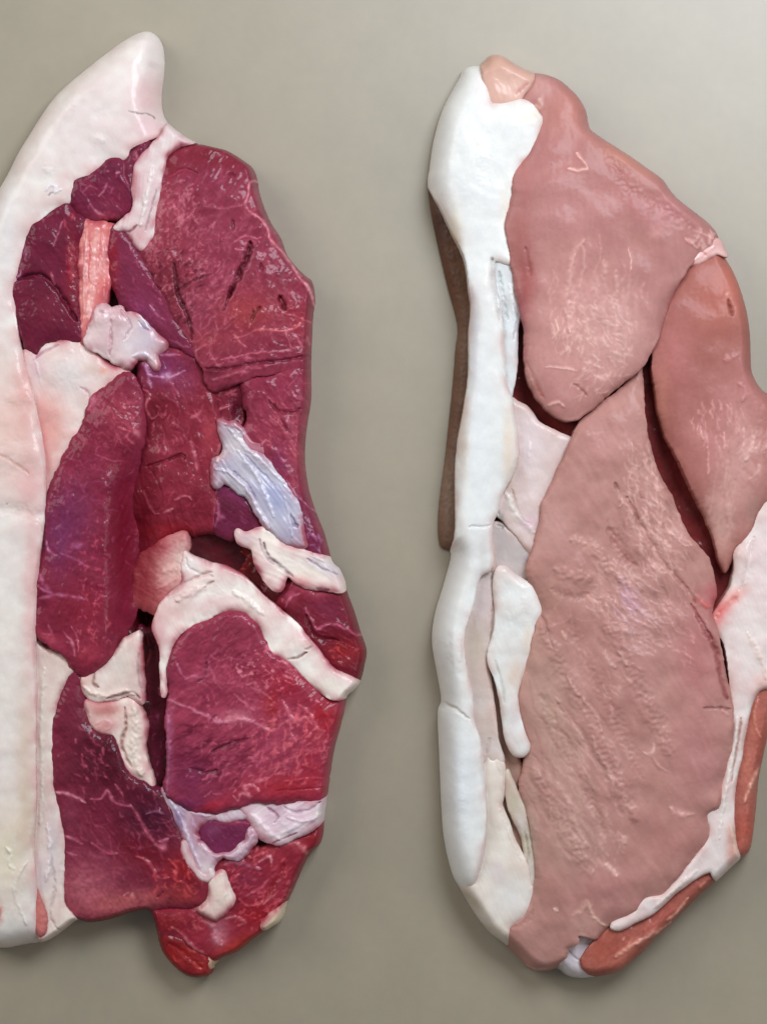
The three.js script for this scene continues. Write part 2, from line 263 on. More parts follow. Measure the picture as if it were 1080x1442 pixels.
  piece(cap, 'lean_streak', [43, 1238, 52, 1258, 60, 1278, 66, 1298, 63, 1313, 56, 1314, 49, 1298, 46, 1275], { y0: 60, T: 32, r: 12, E: 10, c: [206, 122, 112], c2: [186, 92, 88], m: 'dry', lump: 1 });
  piece(g, 'inner_fat', [52, 902, 66, 914, 84, 920, 98, 932, 104, 944, 92, 960, 80, 986, 77, 1040, 75, 1100, 82, 1140, 90, 1180, 90, 1225, 87, 1268, 98, 1288, 106, 1301, 92, 1312, 76, 1324, 60, 1334, 60, 1310, 64, 1290, 56, 1262, 46, 1240, 46, 1190, 48, 1110, 49, 1000, 48, 930],
    { T: 84, r: 13, bleed: [[196, 120, 118], 0.5, 7], m: 'fat', c: [236, 220, 208], c2: [224, 202, 192], lump: 2, fib: 0.7, ang: 1.5, gl: 50, warp: 3,
      f: [B(70, 930, 24, 22, [216, 190, 180], 0.7), B(76, 1190, 12, 60, [214, 200, 204], 0.7), B(60, 1230, 10, 30, [228, 214, 216], 0.7), V([64, 940, 60, 1000, 60, 1100, 58, 1160], 3, [230, 222, 206], 0.6, 2), V([72, 1200, 78, 1250, 72, 1290, 84, 1310], 2, [180, 160, 160], 0.5, -3), V([68, 1160, 72, 1200, 66, 1240], 2.2, [238, 226, 228], 0.6, 3), V([56, 906, 72, 914, 86, 920], 1.2, [120, 40, 50], 0.7, -3), B(92, 1300, 14, 14, [226, 214, 200], 0.7)] });
  piece(g, 'fat_seam', [258, 194, 274, 198, 250, 207, 234, 220, 229, 244, 226, 264, 221, 289, 215, 328, 204, 352, 192, 344, 179, 324, 164, 322, 178, 310, 192, 296, 191, 268, 193, 238, 204, 220, 220, 204, 232, 190, 238, 176, 248, 184],
    { y0: 40, T: 57, r: 9, E: 9, m: 'fat', c: [232, 216, 212], c2: [222, 194, 192], fib: 1, ang: 1.8, lump: 2, f: [V([216, 236, 210, 270, 200, 320], 3, [240, 230, 226], 0.7, 3), V([222, 268, 214, 300, 206, 326], 1.4, [150, 120, 130], 0.6, -3), B(200, 335, 12, 18, [214, 160, 162], 0.7), V([196, 318, 184, 328, 176, 326], 1.2, [110, 60, 70], 0.7, -3), B(232, 200, 14, 8, [238, 230, 226], 0.7)] });
  // --- small muscles of the upper left
  piece(g, 'muscle', [103, 252, 124, 243, 140, 234, 153, 224, 168, 222, 175, 230, 180, 221, 190, 208, 202, 199, 212, 202, 204, 222, 193, 237, 190, 264, 191, 280, 184, 295, 167, 304, 150, 306, 133, 309, 119, 304, 104, 295, 99, 282],
    { y0: 34, T: 58, r: 16, c: [122, 38, 66], c2: [96, 26, 54], lump: 2.5, ang: 1.0, grain: 0.5,
      f: [V([176, 232, 176, 246, 182, 262], 1.6, [190, 120, 134], 0.6, -4), V([118, 274, 128, 262, 138, 268], 1.1, PALE, 0.6), V([140, 278, 150, 268, 152, 258], 1.1, PALE, 0.7), V([128, 288, 138, 300, 148, 304], 1.4, PALE, 0.7), B(150, 306, 20, 6, [210, 110, 120], 0.6), V([165, 245, 170, 244], 1.4, PINK, 0.8), V([188, 224, 196, 226, 192, 216], 1.8, PALE, 0.6), ...flecks(11, 26, 150, 265, 42, 34, 0.8, 1.2, 8, 0.9, [176, 104, 130], 0.6, 0.9), U(140, 262, 26, 20, 4), U(196, 212, 8, 10, 3)] });
  piece(g, 'muscle', [99, 286, 84, 286, 70, 294, 52, 308, 40, 332, 29, 361, 21, 390, 19, 412, 22, 433, 28, 461, 37, 487, 50, 501, 64, 486, 84, 476, 108, 479, 118, 470, 115, 442, 112, 414, 112, 380, 114, 350, 119, 333, 125, 316, 116, 304, 105, 296],
    { y0: 30, T: 62, r: 20, c: [116, 32, 60], c2: [92, 20, 46], lump: 2.5, ang: 1.1, grain: 0.5,
      f: [V([20, 396, 34, 392, 52, 388, 66, 392, 80, 406, 92, 424, 102, 440, 110, 452], 3, [72, 10, 30], 0.6, -8), V([50, 390, 66, 394, 78, 404], 1.0, [170, 90, 110], 0.5, 0.5), B(60, 436, 30, 30, [98, 20, 44], 0.7), B(72, 440, 22, 26, [122, 40, 62], 0.6), V([90, 312, 84, 330, 78, 348], 1.3, PALE, 0.65), V([98, 346, 100, 360], 1.4, [216, 120, 122], 0.5), B(104, 380, 12, 60, [140, 30, 44], 0.7), ...flecks(12, 22, 100, 350, 12, 60, 1.3, 0.7, 10, 1.1, [200, 100, 104], 0.6, 1), ...flecks(13, 16, 30, 370, 10, 40, 1.9, 0.7, 9, 1.2, [176, 134, 166], 0.7, 1), V([74, 384, 76, 396, 80, 402], 1.8, [214, 140, 146], 0.7, 1), V([30, 386, 26, 392], 3, [206, 190, 214], 0.6, 1), U(60, 340, 26, 30, 5), U(62, 440, 30, 28, 6), V([36, 492, 32, 474, 28, 460], 1.6, [180, 120, 146], 0.5)] });
  piece(g, 'marrow_bone', [119, 312, 138, 316, 160, 318, 156, 335, 152, 355, 153, 385, 153, 411, 145, 430, 137, 444, 122, 481, 115, 476, 114, 433, 113, 380, 116, 345],
    { y0: 40, T: 50, r: 14, c: [230, 142, 136], c2: [212, 104, 104], lump: 1.5, fib: 1.1, ang: 1.55, gl: 60, gw: 5, m: 'tendon', label: 'coral pink cut bone streaked with white',
      f: [V([138, 322, 134, 360, 132, 400, 126, 450], 4.5, [242, 188, 180], 0.7, 2), V([124, 330, 120, 390, 120, 440], 1.6, [244, 190, 184], 0.7, 1.5), V([128, 340, 126, 400], 1.4, [196, 74, 80], 0.6, -1.5), V([146, 330, 146, 370, 147, 404], 2, [236, 166, 160], 0.6, 1), V([143, 340, 140, 380], 1.0, [196, 80, 84], 0.6, -1), B(150, 405, 8, 16, [190, 50, 58], 0.6), ...flecks(14, 14, 132, 390, 16, 60, 1.5, 0.3, 14, 1, [250, 206, 200], 0.7, 0.6), V([128, 396, 136, 404, 142, 398], 1, [180, 60, 66], 0.5)] });
  piece(g, 'joint_cartilage', [136, 436, 146, 430, 157, 436, 170, 434, 179, 444, 195, 447, 210, 460, 224, 474, 234, 484, 226, 496, 219, 501, 224, 514, 220, 521, 213, 510, 204, 504, 192, 506, 184, 518, 168, 512, 156, 504, 134, 492, 123, 481, 128, 461],
    { y0: 44, T: 52, r: 16, c: [228, 202, 200], c2: [216, 182, 186], m: 'tendon', lump: 3, rough: 0.8,
      f: [B(205, 480, 22, 22, [206, 196, 208], 0.8), V([158, 452, 158, 480, 156, 500], 2, [200, 150, 156], 0.6, -4), V([172, 436, 186, 460, 176, 480], 1.5, [190, 160, 170], 0.5, -3), B(182, 490, 12, 18, [226, 216, 220], 0.6), B(206, 458, 10, 8, [160, 150, 176], 0.6), V([196, 452, 204, 462, 212, 466], 1.2, [120, 100, 130], 0.6, -2), V([188, 502, 204, 498, 216, 508], 2.4, [230, 224, 236], 0.8, 2), U(144, 450, 10, 12, 4), U(168, 450, 8, 10, 4), B(140, 462, 12, 22, [238, 214, 206], 0.5), V([142, 438, 148, 442], 1.4, [150, 110, 116], 0.6, -2)] });
  // --- large muscle of the upper right
  piece(g, 'muscle', [252, 207, 268, 201, 284, 199, 302, 203, 320, 208, 341, 221, 355, 233, 361, 250, 363, 264, 370, 286, 381, 311, 394, 331, 403, 355, 416, 372, 429, 385, 439, 394, 443, 410, 442, 432, 439, 440, 438, 480, 436, 518, 400, 522, 356, 530, 322, 542, 298, 546, 286, 512, 268, 484, 252, 458, 240, 428, 226, 402, 208, 374, 198, 356, 208, 340, 216, 322, 221, 290, 227, 262, 230, 240, 238, 218],
    { T: 100, r: (x, y) => 22 + 14 * sm(330, 250, y), c: [150, 64, 82], c2: [122, 42, 60], lump: 3, grain: 0.7, ang: 2.2, gl: 22, rough: 0.7, tilt: (x, y) => -14 * sm(360, 440, x) - 10 * sm(270, 205, y),
      f: [B(300, 225, 62, 22, [118, 26, 40], 0.85, 0.2), B(240, 236, 14, 16, [110, 20, 34], 0.8), B(300, 252, 50, 26, [128, 44, 68], 0.8), V([234, 254, 250, 244, 262, 240, 280, 246], 2, [168, 74, 90], 0.5, -4), B(230, 290, 24, 36, [160, 76, 88], 0.7), B(240, 340, 32, 40, [142, 58, 68], 0.6), B(245, 400, 30, 40, [110, 34, 46], 0.8), B(320, 330, 40, 50, [140, 58, 80], 0.7), B(350, 440, 50, 30, [160, 66, 66], 0.85), B(280, 440, 30, 40, [142, 66, 82], 0.7), B(300, 480, 34, 16, [150, 62, 66], 0.7), B(390, 490, 60, 14, [122, 36, 56], 0.8), B(420, 450, 20, 30, [150, 50, 62], 0.7),
        V([361, 252, 352, 262, 350, 278, 346, 292, 358, 304, 374, 316, 382, 338, 392, 350, 404, 362, 420, 388, 434, 406, 441, 424, 444, 434], 1.9, [222, 156, 158], 0.85, 1.5), V([290, 292, 306, 296, 322, 296, 334, 293, 346, 290], 1.6, [172, 92, 106], 0.6, 1), B(352, 346, 8, 0.1 + 5, [224, 150, 154], 0.6), V([330, 344, 346, 334, 362, 338, 368, 336], 1.6, [206, 126, 136], 0.75, 1), V([332, 352, 344, 354, 352, 350], 1.4, [206, 130, 140], 0.75, 1), V([383, 342, 392, 350], 3, [226, 160, 160], 0.7, 1),
        V([353, 342, 349, 366, 340, 384, 331, 404, 324, 420], 4.2, DEEP, 0.9, -9), V([326, 404, 322, 424, 316, 440], 1.8, [96, 22, 40], 0.7, -4), V([329, 312, 330, 324], 2.4, [100, 26, 44], 0.8, -4), V([368, 372, 371, 382], 2.6, [96, 20, 36], 0.85, -5), V([394, 418, 399, 426, 402, 436], 4, [84, 8, 22], 0.92, -8), V([368, 434, 358, 442, 355, 456], 2.6, [104, 26, 26], 0.85, -4), V([322, 248, 328, 246, 334, 250], 1.6, [90, 20, 34], 0.6, -3), V([325, 380, 318, 400, 320, 410], 2, [170, 96, 112], 0.6), V([310, 343, 318, 340], 2, [104, 30, 50], 0.7, -2),
        V([400, 442, 416, 446, 428, 452, 420, 460, 404, 466, 384, 466, 362, 466, 346, 474, 330, 478], 1.5, [214, 124, 124], 0.75, 1), V([428, 452, 438, 452], 1.3, [216, 136, 136], 0.7), V([402, 466, 404, 476], 1.4, [222, 150, 150], 0.7), V([330, 472, 340, 484, 348, 490], 1.4, [216, 140, 140], 0.7, 0.6), V([430, 398, 438, 412, 443, 430], 2, [232, 190, 186], 0.6), ...flecks(20, 12, 420, 482, 16, 10, 0.9, 0.8, 8, 1.2, [220, 150, 156], 0.7, 0.8),
        V([312, 508, 334, 504, 360, 498, 390, 496, 412, 494], 1.3, [206, 120, 132], 0.75, 1), V([300, 536, 322, 530, 344, 524, 340, 530], 2, [206, 120, 130], 0.6, 1.2), ...flecks(21, 34, 334, 514, 44, 12, -0.2, 0.6, 7, 1.2, [204, 122, 138], 0.7, 1.2), V([290, 520, 320, 520, 360, 512, 400, 508, 438, 500], 2.2, [90, 18, 38], 0.7, -4), B(300, 528, 12, 8, [80, 14, 30], 0.7),
        ...flecks(22, 150, 248, 340, 44, 76, 1.9, 1.2, 7, 1.0, [196, 124, 132], 0.75, 0.9), ...flecks(23, 90, 250, 400, 36, 60, 2.2, 0.8, 9, 1.4, [84, 20, 34], 0.7, -1.6), ...flecks(24, 70, 300, 420, 40, 50, 2.2, 0.6, 13, 1.0, [188, 116, 132], 0.55, 0.8), ...flecks(25, 60, 370, 440, 60, 40, 1.2, 1.5, 6, 0.9, [206, 124, 120], 0.55, 0.8), ...flecks(301, 200, 262, 350, 56, 100, 1.9, 1.3, 5, 1.0, [200, 130, 138], 0.6, 1.5), ...flecks(302, 160, 350, 400, 80, 110, 1.5, 1.5, 5, 0.9, [190, 112, 124], 0.5, 1.5), ...flecks(303, 60, 300, 330, 60, 90, 2.1, 0.5, 18, 2.2, [176, 98, 112], 0.4, 0), ...flecks(26, 30, 262, 300, 14, 34, 1.6, 0.6, 8, 1, [206, 134, 140], 0.7, 1), ...web(27, 16, 330, 350, 60, 60, 1.5, 22, 0.8, [172, 92, 108], 0.5), ...web(28, 14, 280, 470, 34, 30, 1.7, 20, 1.0, [196, 116, 126], 0.6),
        V([246, 372, 250, 400, 254, 420, 268, 452, 272, 480], 2.8, [70, 10, 24], 0.75, -5), V([250, 412, 276, 396, 300, 388], 1.6, [90, 24, 40], 0.6, -3), B(375, 275, 8, 22, [128, 50, 60], 0.6), U(300, 270, 44, 30, 5), U(330, 400, 60, 50, 5)] });
  piece(g, 'muscle', [156, 322, 170, 322, 182, 330, 194, 346, 206, 364, 222, 386, 238, 406, 250, 430, 260, 458, 272, 484, 276, 500, 258, 492, 238, 486, 222, 470, 208, 456, 196, 446, 180, 436, 166, 412, 156, 384, 154, 350],
    { y0: 40, T: 54, r: 18, c: [128, 46, 76], c2: [110, 36, 62], lump: 2, grain: 0.6, ang: 0.95, gl: 40,
      f: [B(160, 370, 10, 46, [150, 26, 40], 0.75), V([156, 396, 160, 420, 166, 428], 1.6, [196, 116, 124], 0.7, 1), V([212, 430, 222, 444, 234, 452], 1.4, [202, 136, 158], 0.7, 0.8), V([200, 440, 190, 420], 1.4, [150, 80, 116], 0.5), B(205, 440, 24, 16, [130, 58, 102], 0.6, 0.8), ...flecks(31, 40, 206, 400, 40, 60, 1.0, 0.5, 9, 0.9, [178, 96, 120], 0.55, 0.8), V([240, 478, 256, 486, 268, 490], 1.6, [206, 150, 166], 0.5), ...flecks(32, 18, 228, 400, 16, 30, 0.9, 0.6, 6, 0.9, [204, 134, 142], 0.6)] });
  // --- middle
  piece(g, 'muscle', [196, 506, 214, 500, 232, 488, 248, 486, 264, 492, 280, 500, 289, 524, 300, 556, 310, 590, 312, 615, 304, 650, 301, 690, 305, 720, 303, 746, 285, 750, 262, 752, 236, 756, 205, 792, 184, 802, 176, 770, 178, 715, 184, 668, 196, 640, 203, 600, 202, 560, 196, 530],
    { y0: 0, T: 84, r: 15, c: [142, 46, 64], c2: [112, 26, 42], lump: 3.5, grain: 0.5, ang: 1.3, rough: 0.9, tilt: (x, y) => -34 * sm(232, 180, x) * sm(560, 680, y) - 14 * sm(690, 760, y),
      f: [B(230, 520, 40, 26, [118, 56, 104], 0.85), B(260, 540, 26, 24, [138, 64, 92], 0.6), B(212, 505, 10, 12, [220, 206, 224], 0.7), V([206, 512, 210, 530, 214, 548], 2, [206, 176, 204], 0.6, 1.5), V([222, 500, 254, 500], 1.6, [206, 156, 186], 0.7, 1), V([208, 528, 236, 532, 262, 522], 1.4, [216, 186, 212], 0.7, 1), B(236, 530, 10, 6, [226, 214, 232], 0.7), V([240, 536, 250, 552, 254, 560], 1.4, [200, 136, 150], 0.6, 1), B(216, 590, 20, 34, [86, 8, 22], 0.8), V([202, 548, 212, 556, 206, 572, 214, 590, 224, 584], 1.6, [194, 110, 120], 0.7, 1), B(226, 630, 26, 18, [146, 62, 74], 0.6), ...flecks(41, 30, 236, 600, 20, 40, 1.4, 0.8, 8, 1.1, [196, 112, 120], 0.7, 1), V([206, 656, 230, 650, 256, 640, 262, 646], 1.8, [86, 10, 26], 0.7, -4), V([270, 622, 276, 648, 278, 662], 2.4, [206, 136, 144], 0.7, 1.5), V([268, 590, 280, 584, 286, 572], 2, [206, 126, 130], 0.6, 1), V([202, 690, 208, 708, 218, 724, 224, 724], 1.6, [214, 150, 152], 0.8, 1), V([230, 722, 244, 716], 1.8, [218, 154, 156], 0.8, 1), V([246, 704, 262, 698, 272, 704], 1.5, [206, 128, 134], 0.7, 1), V([200, 655, 216, 666, 230, 700, 222, 720], 1.2, [90, 14, 28], 0.4, -1), B(296, 610, 14, 30, [176, 80, 84], 0.7), V([306, 600, 312, 620, 306, 640], 2, [216, 166, 160], 0.5, 1), V([304, 702, 302, 740], 2.2, [190, 100, 120], 0.6, 1), B(198, 735, 26, 60, [96, 6, 24], 0.9), B(240, 748, 40, 14, [140, 20, 28], 0.7), ...web(42, 18, 250, 570, 44, 50, 1.0, 20, 0.9, [190, 112, 128], 0.5), ...flecks(43, 40, 250, 670, 46, 60, 1.5, 1.5, 6, 0.9, [176, 84, 92], 0.6, 0.9), ...web(44, 8, 240, 690, 40, 40, 0.4, 22, 0.8, [180, 84, 92], 0.5), U(250, 690, 30, 30, 5)] });  // deep red patch at the lower left paints in the shade of the valley
  piece(g, 'muscle', [344, 534, 372, 526, 404, 520, 437, 516, 437, 560, 431, 600, 428, 640, 432, 680, 442, 716, 456, 752, 467, 792, 450, 792, 432, 782, 420, 760, 414, 720, 404, 690, 388, 662, 366, 640, 350, 622, 344, 608, 352, 590, 346, 565],
    { T: 92, r: 20, c: [152, 62, 82], c2: [124, 42, 62], lump: 3.5, grain: 0.6, ang: 1.0, tilt: (x, y) => -10 * sm(400, 440, x),
      f: [B(385, 545, 40, 18, [134, 42, 68], 0.7), V([380, 564, 392, 578, 414, 582, 422, 576], 2.4, [96, 18, 30], 0.7, -4), V([378, 560, 386, 568], 1.6, [210, 130, 140], 0.7, 1), V([380, 588, 396, 600, 406, 616, 420, 640], 1.8, [204, 120, 126], 0.6, 1), V([394, 592, 404, 606], 2, [100, 22, 36], 0.6, -3), V([350, 622, 366, 630, 374, 618], 1.5, [196, 140, 150], 0.7, 1.2), B(396, 650, 16, 22, [122, 50, 90], 0.7), B(416, 640, 12, 16, [176, 90, 96], 0.6), B(430, 740, 18, 40, [108, 36, 74], 0.8), V([404, 678, 420, 700, 436, 714, 444, 720], 1.2, [206, 166, 186], 0.7, 0.8), B(446, 770, 14, 16, [98, 28, 64], 0.8), ...flecks(309, 80, 400, 600, 44, 90, 1.0, 0.9, 7, 1.0, [196, 116, 128], 0.5, 1.2), ...flecks(51, 36, 400, 610, 30, 50, 0.8, 0.7, 9, 1.0, [200, 120, 128], 0.6, 0.9), ...web(52, 12, 400, 560, 34, 30, 0.4, 22, 0.9, [184, 104, 120], 0.5), V([360, 552, 352, 570, 366, 600], 1.5, [170, 90, 104], 0.5), V([410, 514, 430, 512], 1.5, [210, 140, 150], 0.6), ...flecks(53, 14, 440, 762, 16, 24, 0.9, 0.7, 8, 1.0, [176, 130, 166], 0.7, 1)] });
  piece(g, 'muscle', [296, 546, 322, 542, 346, 534, 350, 560, 342, 575, 340, 600, 328, 600, 316, 604, 308, 586, 300, 566],
    { y0: 20, T: 56, r: 14, c: [124, 38, 56], c2: [104, 26, 44], lump: 2, f: [V([308, 578, 326, 570, 334, 566], 1.5, [206, 126, 132], 0.7, 1), B(333, 576, 9, 20, [80, 12, 34], 0.85), U(334, 576, 9, 20, -14), V([318, 556, 334, 548], 1.4, [200, 118, 126], 0.6), B(312, 592, 8, 6, [170, 140, 140], 0.5), ...flecks(54, 14, 316, 560, 16, 14, -0.4, 0.8, 8, 1, [200, 116, 124], 0.6)] });
  piece(g, 'muscle', [303, 686, 318, 682, 340, 692, 354, 706, 366, 736, 364, 748, 350, 752, 334, 758, 312, 754, 302, 746, 302, 716],
    { y0: 20, T: 58, r: 12, c: [108, 32, 66], c2: [92, 24, 50], lump: 2, ang: 0.7, f: [B(330, 698, 26, 7, [132, 58, 104], 0.7, 0.5), V([306, 706, 308, 726, 302, 742], 2.2, [196, 120, 146], 0.7, 1.5), B(313, 728, 5, 4, [206, 140, 160], 0.6), ...flecks(55, 10, 330, 730, 22, 16, 0.5, 0.6, 7, 0.9, [160, 90, 120], 0.5)] });
  piece(g, 'tendon', [308, 594, 320, 598, 331, 596, 345, 611, 351, 625, 367, 638, 380, 650, 390, 664, 405, 678, 414, 700, 422, 722, 426, 748, 429, 768, 411, 768, 394, 759, 378, 744, 366, 728, 356, 714, 350, 700, 333, 690, 318, 677, 302, 684, 300, 652, 310, 644, 318, 631, 313, 612],
    { y0: 36, T: 56, r: 13, c: [206, 198, 206], c2: [184, 178, 194], m: 'tendon', lump: 2, fib: 1.3, ang: 0.93, gl: 70, gw: 4.5, warp: 2.6, label: 'bluish white silver tendon',
      f: [B(388, 702, 22, 40, [168, 172, 206], 0.85, -0.6), B(330, 625, 18, 20, [208, 192, 188], 0.6), V([322, 602, 344, 628, 372, 652, 400, 680], 2.6, [226, 216, 222], 0.8, 3), V([334, 634, 358, 664, 376, 700, 386, 728], 2.2, [224, 220, 230], 0.8, 2.5), V([304, 660, 326, 668, 350, 692, 364, 720, 380, 744], 2, [218, 208, 222], 0.8, 2.5), V([330, 664, 350, 684, 362, 706], 1.6, [128, 116, 150], 0.6, -3), V([346, 640, 366, 662, 388, 684], 1.5, [140, 134, 164], 0.6, -2.5), V([410, 724, 416, 738, 420, 742], 2, [86, 70, 96], 0.8, -3), V([318, 600, 336, 606, 346, 620, 340, 614], 1.4, [140, 110, 120], 0.6, -2), V([400, 700, 408, 730, 412, 756], 1.5, [196, 192, 216], 0.6, 2), V([314, 636, 306, 650], 2.4, [232, 216, 208], 0.7, 2), B(400, 752, 14, 12, [180, 172, 196], 0.7), ...flecks(56, 20, 360, 680, 50, 60, 0.95, 0.12, 34, 1.1, [224, 220, 230], 0.5, 1.4)] });
  piece(g, 'silverskin_strand', [344, 612, 356, 624, 372, 626, 376, 620, 380, 630, 366, 636, 352, 632], { y0: 60, T: 30, r: 4, E: 8, jit: 0.3, step: 1.1, c: [206, 166, 176], c2: [190, 140, 156], m: 'tendon', lump: 1 });
  // --- hollow, fat and bone of the centre right
  piece(g, 'hollow_wall', [262, 752, 284, 746, 308, 752, 338, 764, 360, 778, 376, 806, 408, 814, 400, 850, 394, 862, 368, 836, 334, 808, 290, 794, 268, 782],
    { y0: 0, T: 46, r: 9, c: [100, 9, 15], c2: [76, 5, 10], lump: 2.5, tilt: (x, y) => -40 * sm(340, 275, x) + 12 * sm(330, 390, x), grow: 6, f: [B(330, 782, 30, 12, [132, 24, 22], 0.7, 0.5), V([316, 766, 340, 778, 356, 790], 2.2, [150, 40, 40], 0.5, 2), B(384, 826, 12, 14, [140, 112, 110], 0.75), ...flecks(61, 26, 384, 826, 14, 14, 0.5, 1.5, 6, 1.3, [206, 186, 186], 0.7, 1.5), V([338, 800, 344, 802], 1.5, [196, 90, 76], 0.7), ...flecks(62, 8, 330, 785, 20, 12, 0.4, 0.6, 6, 0.8, [190, 90, 84], 0.6, 1)] });  // shade of the recess is partly painted into this dark red
  piece(g, 'fat_ridge', [334, 748, 346, 753, 364, 746, 378, 746, 400, 766, 432, 778, 466, 788, 478, 802, 486, 820, 484, 831, 468, 831, 450, 828, 428, 824, 412, 812, 402, 812, 393, 830, 379, 821, 364, 798, 360, 778, 354, 770, 338, 764],
    { y0: 20, T: 68, r: 14, E: 9, m: 'fat', c: [248, 234, 222], c2: [236, 210, 204], lump: 3, fib: 1.0, ang: 0.5, gl: 60, gw: 6,
      f: [V([372, 764, 378, 782, 398, 800, 412, 812], 1.8, [130, 110, 116], 0.7, -5), V([366, 758, 370, 776, 386, 796], 1.2, [150, 130, 136], 0.5, -3), B(456, 800, 24, 8, [198, 186, 200], 0.8, 0.5), V([432, 786, 452, 800, 476, 808], 1.5, [130, 120, 140], 0.7, -3), V([436, 782, 462, 792, 480, 808], 1.5, [228, 222, 230], 0.7, 2), B(346, 758, 12, 7, [206, 180, 186], 0.8), B(385, 826, 10, 8, [222, 196, 190], 0.6), B(424, 816, 14, 8, [224, 160, 156], 0.7), V([410, 812, 430, 820, 450, 826], 1.5, [226, 150, 148], 0.6), V([446, 828, 456, 832, 464, 830], 2.2, [96, 40, 52], 0.7, -3), B(400, 800, 10, 14, [236, 226, 216], 0.6), B(440, 806, 24, 8, [236, 226, 206], 0.6), ...flecks(63, 26, 420, 790, 40, 20, 0.5, 0.3, 16, 1.2, [236, 228, 222], 0.5, 1.5)] });
  piece(g, 'muscle', [404, 822, 414, 816, 430, 822, 452, 829, 470, 832, 488, 834, 498, 861, 508, 893, 516, 918, 513, 940, 507, 961, 496, 957, 481, 948, 465, 938, 447, 918, 430, 895, 412, 872, 402, 858, 394, 850, 399, 836],
    { T: 78, r: 15, c: [120, 28, 46], c2: [102, 18, 36], lump: 2.5, ang: 0.6, tilt: (x, y) => -8 * sm(470, 515, x),
      f: [B(462, 856, 34, 22, [122, 46, 70], 0.85, 0.3), B(440, 832, 22, 10, [196, 110, 120], 0.7, 0.3), B(410, 838, 10, 16, [186, 96, 116], 0.7, 0.6), V([402, 856, 410, 842, 422, 836], 1.8, [216, 150, 166], 0.7, 2), V([430, 856, 438, 872, 446, 886, 460, 880, 474, 880, 490, 888, 508, 896], 2.2, [196, 112, 136], 0.75, 2.5), V([432, 866, 444, 896, 476, 902], 4, [80, 8, 24], 0.6, -5), B(486, 918, 22, 18, [146, 24, 30], 0.8), B(418, 870, 10, 20, [88, 10, 28], 0.7, -0.6), ...flecks(64, 14, 486, 918, 20, 16, 0.4, 1.5, 8, 1.1, [196, 100, 80], 0.6, 1), ...flecks(65, 12, 440, 880, 30, 20, 0.6, 0.5, 9, 0.9, [176, 84, 104], 0.5)] });
  piece(g, 'pink_membrane', [238, 757, 252, 752, 262, 752, 264, 768, 258, 786, 256, 800, 266, 814, 242, 836, 226, 856, 216, 864, 200, 856, 184, 850, 183, 822, 190, 796, 206, 778],
    { T: 84, r: 12, m: 'dry', E: 14, c: [188, 98, 98], c2: [162, 60, 66], lump: 2.5, fib: 0.3, ang: 0.5, tilt: (x) => -34 * sm(232, 184, x), f: [B(256, 792, 20, 40, [236, 212, 200], 0.95), B(238, 800, 20, 34, [216, 166, 158], 0.7), B(192, 806, 22, 44, [136, 20, 38], 0.85), B(215, 768, 24, 14, [140, 24, 40], 0.8), B(240, 816, 16, 12, [222, 170, 160], 0.6), V([228, 806, 246, 800, 258, 804], 3, [226, 176, 164], 0.6, 2), V([220, 830, 242, 820, 256, 810], 2, [210, 130, 126], 0.5, 1.5), V([212, 766, 236, 762], 2, [176, 60, 62], 0.5)] });
  piece(g, 'fat_band', [260, 776, 266, 780, 280, 787, 295, 792, 325, 801, 348, 816, 370, 838, 398, 861, 420, 880, 431, 894, 448, 914, 469, 941, 488, 950, 507, 962, 498, 974, 488, 983, 466, 983, 441, 965, 419, 943, 406, 930, 384, 918, 374, 902, 366, 884, 352, 868, 336, 859, 313, 862, 290, 873, 266, 884, 250, 898, 240, 918, 234, 944, 236, 975, 230, 980, 227, 950, 226, 912, 216, 884, 224, 856, 238, 838, 258, 818, 256, 800],
    { y0: 10, T: 80, r: 14, E: 9, m: 'fat', grow: 1.5, c: [250, 240, 230], c2: [242, 220, 212], lump: 2.5, jit: 1.1, label: 'thick cream fat band running diagonally to the right edge',
      f: [V([240, 836, 262, 822, 284, 810, 300, 806], 2.6, [206, 164, 158], 0.6, -4), V([250, 846, 272, 834, 292, 826], 5, [226, 190, 184], 0.6, 3), V([288, 828, 296, 822, 302, 818], 1.6, [150, 120, 116], 0.6, -3), B(246, 864, 22, 20, [226, 182, 176], 0.75), B(300, 850, 34, 10, [226, 188, 186], 0.7, -0.2), B(228, 890, 10, 30, [224, 176, 176], 0.7), V([406, 928, 418, 926, 432, 918], 1.4, [140, 110, 104], 0.7, -4), V([430, 914, 440, 910, 436, 900], 1.2, [170, 150, 140], 0.6, -2), U(420, 910, 14, 18, 4, 0.7), B(464, 966, 22, 12, [236, 230, 212], 0.7), B(270, 795, 12, 12, [230, 222, 220], 0.7), V([328, 832, 350, 846, 372, 866], 3, [238, 230, 216], 0.5, 2.5), V([330, 856, 356, 862], 2, [222, 180, 170], 0.6), V([262, 780, 268, 800, 300, 812], 2, [210, 190, 186], 0.5, -2.5), ...flecks(66, 16, 300, 826, 40, 14, 0.5, 0.4, 16, 1.2, [240, 228, 218], 0.5, 1.6), V([300, 868, 318, 864, 340, 862], 1.6, [212, 140, 146], 0.6)] });
